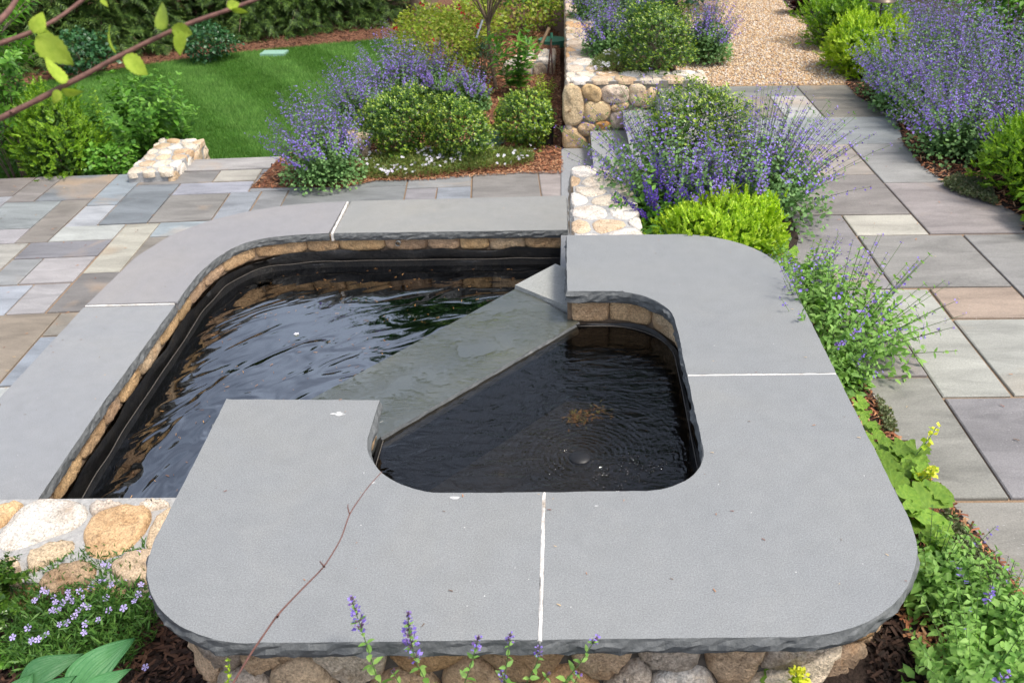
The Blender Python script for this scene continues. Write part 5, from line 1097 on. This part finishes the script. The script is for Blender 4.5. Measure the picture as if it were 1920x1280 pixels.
# front catmint stems rising before the coping edge
fc = thing('catmint','sparse catmint stems with violet flowers rising in front of the fountain edge','catmint',(-.25,1.28,-.5),'catmint plants')
for px,nfl in (([(660,1122),(668,1150),(685,1200),(712,1285)],6),([(765,1150),(768,1190),(780,1240),(806,1290)],8),([(897,1195),(888,1230),(868,1290)],3),([(957,1190),(952,1230),(943,1290)],2),([(1010,1215),(1008,1240),(982,1290)],2),([(1118,1195),(1088,1242),(1048,1290)],2),([(940,1262),(946,1275),(955,1300)],3),([(736,1255),(742,1270),(760,1300)],0),([(1085,1262),(1080,1275),(1070,1300)],1),([(1030,1262),(1015,1280),(1000,1300)],0)):
    P = np.array([atY(u,v,1.395+.004*k) for k,(u,v) in enumerate(px)]); g = P[-1]+np.array([.02,-.03,-.22]); P = resample(np.vstack([P,g])[::-1],.02); n_ = len(P)
    C, A, B, D = Acc(), Acc(), Acc(), Acc(); stems_tube(C,P,.0022,.0011,5); V, F = C.out(); so = part('flower_stem', V, F, GM['stem'], fc)
    T = norm(np.gradient(P,axis=0)); k = np.arange(1,n_-1,2)
    for s in (0,2):
        dd = perp_pairs(T[k],(np.arange(len(k))%2)+s+rng.normal(0,.2,len(k))); A.add(*scatter(*LEAF8, P[k], norm(dd+.35*T[k]), norm(T[k]+.2*rng.normal(size=(len(k),3))), .040*np.linspace(1.2,.4,len(k))*rng.uniform(.8,1.2,len(k))))
    for j in range(nfl):
        i = n_-1-int(j*1.15); m = 9; i = max(i,0); d = perp_pairs(np.repeat(T[i:i+1],m,0),rng.uniform(0,4,m)); sz = .012*(.55+.12*min(j,5)); B.add(*scatter(*WIDE2, P[i]+d*sz*.7, norm(d+.4*T[i]+.3*rng.normal(size=(m,3))), rdir(m,.2), sz*rng.uniform(.7,1.2,m))); D.add(*scatter(*LEAF2, np.repeat(P[i:i+1],6,0), norm(d[:6]+.6*T[i]), rdir(6), sz*.9))
    m = 10; d = rdir(m,.4); D.add(*scatter(*LEAF2, np.repeat(P[-1:],m,0)-T[-1]*rng.uniform(0,.012,(m,1)), norm(d+T[-1]), rdir(m), .009))
    for nm_,acc,mt in (('leaves',A,'catl'),('florets',B,'violet'),('calyces',D,'calyx')):
        if acc.V: V, F = acc.out(); part(nm_, V-np.array(fc.location), F, GM[mt], so, origin=(0,0,0), kind='stuff')
gs = thing('goldenrod_sprig','small yellow-green sprig left of the fountain base','plant',tuple(atY(424,1300,1.36))); C, A = Acc(), Acc(); P = bezier(atY(424,1310,1.36),atY(430,1280,1.37),atY(428,1238,1.38),8); stems_tube(C,P,.0014,.0008,4)
for i in range(2,8): m = 6; A.add(*scatter(*LEAF2, np.repeat(P[i:i+1],m,0), rdir(m,.4), rdir(m), .018*(1.2-.1*i)))
emit('stem',C,'stem',gs); emit('leaves',A,'lime',gs)

# ------------------------------------------------------------------ near branches
def ovate(seed):
    """serrated ovate birch leaf, y = length"""
    n = 15; r = np.random.default_rng(seed); L = []
    for i in range(n+1):
        v = i/n; w_ = .34*math.sin(math.pi*v**.72)**.9*(1-.18*v)+.0; L.append((v, w_*(1+(.09 if i%2 else -.05)), .10*math.sin(v*2.6+seed)-.16*v*v))
    V = []; F = []
    for v,w_,z in L: V += [(-w_,v,z+.20*w_),(-w_*.5,v,z+.03),(0,v,z-.015),(w_*.5,v,z+.03),(w_,v,z+.20*w_)]
    for i in range(n):
        for k in range(4): a = i*5+k; F.append((a,a+1,a+6,a+5))
    return pymesh('birch_leaf', V, F, True)
BIRCH = m_bigleaf('birch_leaf', (.30,.44,.035), (.45,.57,.07)); om = [ovate(i) for i in range(4)]
for q in om: q.materials.append(BIRCH)
DB = 1.25
def branch(name, label, paths, leaves, mat, cat='branch', D=DB):
    b = atD(*paths[0][0][0],D); t = thing(name,label,cat,b)
    for pxs,r0,r1 in paths:
        P = np.array([atD(u,v,D+dz) for (u,v),dz in zip(pxs,np.linspace(0,.06,len(pxs)))]); Q = resample(P,.012)
        for _ in range(2): Q[1:-1] = .25*Q[:-2]+.5*Q[1:-1]+.25*Q[2:]
        rr = np.linspace(r0,r1,len(Q))*(1+.12*np.abs(noise1(len(Q),3,.8))); V, F = tube(Q,rr,8); part('twig',V,F,mat,t,True)
    for (u0,v0,u1,v1,s) in leaves:
        a, e = atD(u0,v0,D), atD(u1,v1,D+rng.uniform(-.01,.02)); view = norm(CAMP-a); nrm = norm(view+.5*rng.normal(size=3)); place_leaf(om[rng.integers(4)], a, nrm, e-a, np.linalg.norm(e-a)*s, t)
    return t
branch('birch_branch','brown birch twigs with bright green serrated leaves crossing the upper left corner',
  [([(-30,238),(20,212),(75,186),(112,165),(165,138),(215,110),(265,85),(318,60),(360,42),(420,22),(500,-8)],.0040,.0026),([(-30,92),(0,82),(40,68),(62,60),(95,43),(112,33),(135,16),(170,-12)],.0036,.0024),([(20,212),(50,196),(80,178)],.0024,.0014),([(-20,55),(8,32),(22,15),(38,-15)],.0044,.0034)],
  [(218,100,208,50,1.05),(318,55,280,0,1.0),(112,160,88,110,1.05),(68,68,130,120,1.0),(62,62,66,44,1.4),(320,52,372,72,.95),(330,58,368,86,.9),(228,110,288,126,1.0),(116,166,154,184,1.0),(70,66,116,66,.9),(108,168,115,198,.8),(435,16,465,30,1.0),(425,14,445,8,1.1),(188,0,204,8,1.0)], TWIG)
branch('red_twig','thin reddish bare twig rising in front of the coping', [([(425,1300),(470,1225),(520,1152),(560,1110),(608,1062),(640,1010),(655,962),(690,912),(716,884)],.0022,.0008),([(655,962),(651,948),(653,945)],.0014,.0007),([(608,1062),(600,1052)],.002,.0012),([(520,1156),(524,1148)],.0024,.0014)], [], REDTWIG, 'twig', 1.75)

# ------------------------------------------------------------------ things in and on the water
n = 330; pw_ = fillpoly(np.vstack([offset(PO_in,.06)[20:-1],[(-.35,5.6),(-.4,3.9),(-1.15,2.85),(-2.2,2.85)]]), n)
V, F = scatter([(-.06,-.5,0),(.06,-.5,0),(.07,.5,0),(-.05,.5,.02)],[(0,1,2),(0,2,3)], np.c_[pw_,np.full(n,Z_POOL+.004)], norm(np.c_[rng.normal(size=(n,2)),np.zeros(n)]), np.tile((0,0,1.),(n,1)), .020*rng.uniform(.4,1.3,n))
o = part('fallen_needles', V, F, m_island('dry_needles',[(.35,.16,.05),(.5,.26,.09),(.22,.10,.04)]), None); tag(o,'dry orange needles floating on the lower pool','needles',kind='stuff')
p = at(556,626,Z_POOL+.004); V, F = scatter(*PETAL5, [p],[(1,0,0)],[(0,0,1)],.02); o = part('floating_petal',V,F,GM['white'],None); tag(o,'single pale petal floating on the pool','petal')
p = at(976,536,-.45); b = np.array(p); a = np.linspace(0,math.pi,9); V, F = tube(np.array([b+np.array([0,0,-.02*math.cos(x)]) for x in a]), np.maximum(.02*np.sin(a),.001), 14); o = part('orange_ball',V,F,ORANGE,None,True); tag(o,'small orange float beside the spillway end block','float')
V, F = tube(np.array([(b[0],b[1],Z_POOL-.2),(b[0],b[1],-.46)]),.006,6); part('float_rod',V,F,BLACKP,o,origin=(0,0,0))
# bubbler and bubbles
a = np.linspace(0,math.pi/2,7); V, F = tube(np.array([BUB+np.array([0,0,-.006+.016*math.sin(x)]) for x in a]), np.maximum(.042*np.cos(a),.001), 20); bo = part('water_bubbler',V,F,BLACKP,None,True); tag(bo,'black domed bubbler head in the upper bowl','bubbler')
GLS = NT('bubble_film'); f_ = GLS.n('LayerWeight',Blend=.35).outputs['Fresnel']; g_ = GLS.n('BsdfGlossy',Roughness=.05); tr_ = GLS.n('BsdfTransparent'); ms_ = GLS.n('MixShader'); GLS.set(ms_.inputs[0],f_); GLS.t.links.new(tr_.outputs[0],ms_.inputs[1]); GLS.t.links.new(g_.outputs[0],ms_.inputs[2]); GLS.t.links.new(ms_.outputs[0],GLS.out.inputs[0])
hv = [(math.cos(t_)*math.cos(f2),math.sin(t_)*math.cos(f2),math.sin(f2)) for f2 in (0,.5,1.0) for t_ in np.linspace(0,2*math.pi,8,endpoint=False)]+[(0,0,1)]
hf = [(r*8+i,r*8+(i+1)%8,(r+1)*8+(i+1)%8) for r in range(2) for i in range(8)]+[(r*8+i,(r+1)*8+(i+1)%8,(r+1)*8+i) for r in range(2) for i in range(8)]+[(16+i,16+(i+1)%8,24) for i in range(8)]
cl = [at(u,v,Z_BOWL) for u,v in ((1180,890),(1205,898),(1165,870),(1150,905),(1110,898),(1185,858),(1220,880),(1040,880),(1135,885),(1160,910),(1245,870))]
pb = np.array([cl[rng.integers(len(cl))]+np.array([*rng.normal(0,.018,2),0]) for _ in range(150)]); n = len(pb)
V, F = scatter(hv,hf,pb,np.tile((0,1.,0),(n,1)),np.tile((0,0,1.),(n,1)),.0045*rng.uniform(.4,1.5,n)); o = part('bubbles',V,F,GLS.m,None,True); tag(o,'small bubbles drifting from the bubbler','bubbles',kind='stuff')
n = 260; c0 = at(1078,782,Z_BOWL+.002); c1 = at(1120,770,Z_BOWL+.002); pb = np.array([(c0 if rng.random()<.6 else c0+(c1-c0)*rng.random()*1.4)+np.array([*rng.normal(0,.022,2),rng.uniform(-.004,.002)]) for _ in range(n)])
V, F = scatter(*NEED2,pb,norm(rdir(n)*np.array([1,1,.1])),np.tile((0,0,1.),(n,1)),.022*rng.uniform(.5,1.3,n)); o = part('algae_clump',V,F,m_island('algae',[(.07,.03,.010),(.045,.028,.010),(.09,.05,.016),(.05,.045,.012)]),None); tag(o,'rusty brown algae clump floating in the bowl','algae')
n = 70; pb = np.vstack([fillpoly(np.array(A1+A2),14),fillpoly(np.array(B1+B2),22),fillpoly(np.array(C1+C2),10)]); V1, F1 = scatter(*CHIP,np.c_[pb,np.full(len(pb),.003)],norm(np.c_[rng.normal(size=(len(pb),2)),np.zeros(len(pb))]),np.tile((0,0,1.),(len(pb),1)),.011*rng.uniform(.4,1.2,len(pb)))
pl = fillpoly(np.vstack([PO_out,PO_in[::-1]]),40); V2, F2 = scatter(*CHIP,np.c_[pl,np.full(len(pl),Z_LOW+.003)],norm(np.c_[rng.normal(size=(len(pl),2)),np.zeros(len(pl))]),np.tile((0,0,1.),(len(pl),1)),.013*rng.uniform(.4,1.2,len(pl)))
pr = np.c_[rng.uniform(1.15,2.3,90),rng.uniform(1.6,7.4,90)]; V3, F3 = scatter(*CHIP,np.c_[pr,np.full(90,Z_TERR+.005)],norm(np.c_[rng.normal(size=(90,2)),np.zeros(90)]),np.tile((0,0,1.),(90,1)),.018*rng.uniform(.4,1.3,90))
pr2 = np.array([rotm(a,b) for a,b in zip(rng.uniform(-4.3,-2.7,110),rng.uniform(4.0,7.35,110))]); V4, F4 = scatter(*CHIP,np.c_[pr2,np.full(110,Z_PAT+.005)],norm(np.c_[rng.normal(size=(110,2)),np.zeros(110)]),np.tile((0,0,1.),(110,1)),.02*rng.uniform(.4,1.3,110))
ac = Acc(); ac.add(V4,F4); ac.add(V1,F1); ac.add(V2,F2); ac.add(V3,F3); V, F = ac.out(); o = part('leaf_litter',V,F,m_island('litter',[(.36,.17,.08),(.14,.09,.06),(.5,.36,.2),(.2,.08,.05)]),None); tag(o,'scattered seeds and needle bits on the paving and coping','litter',kind='stuff')
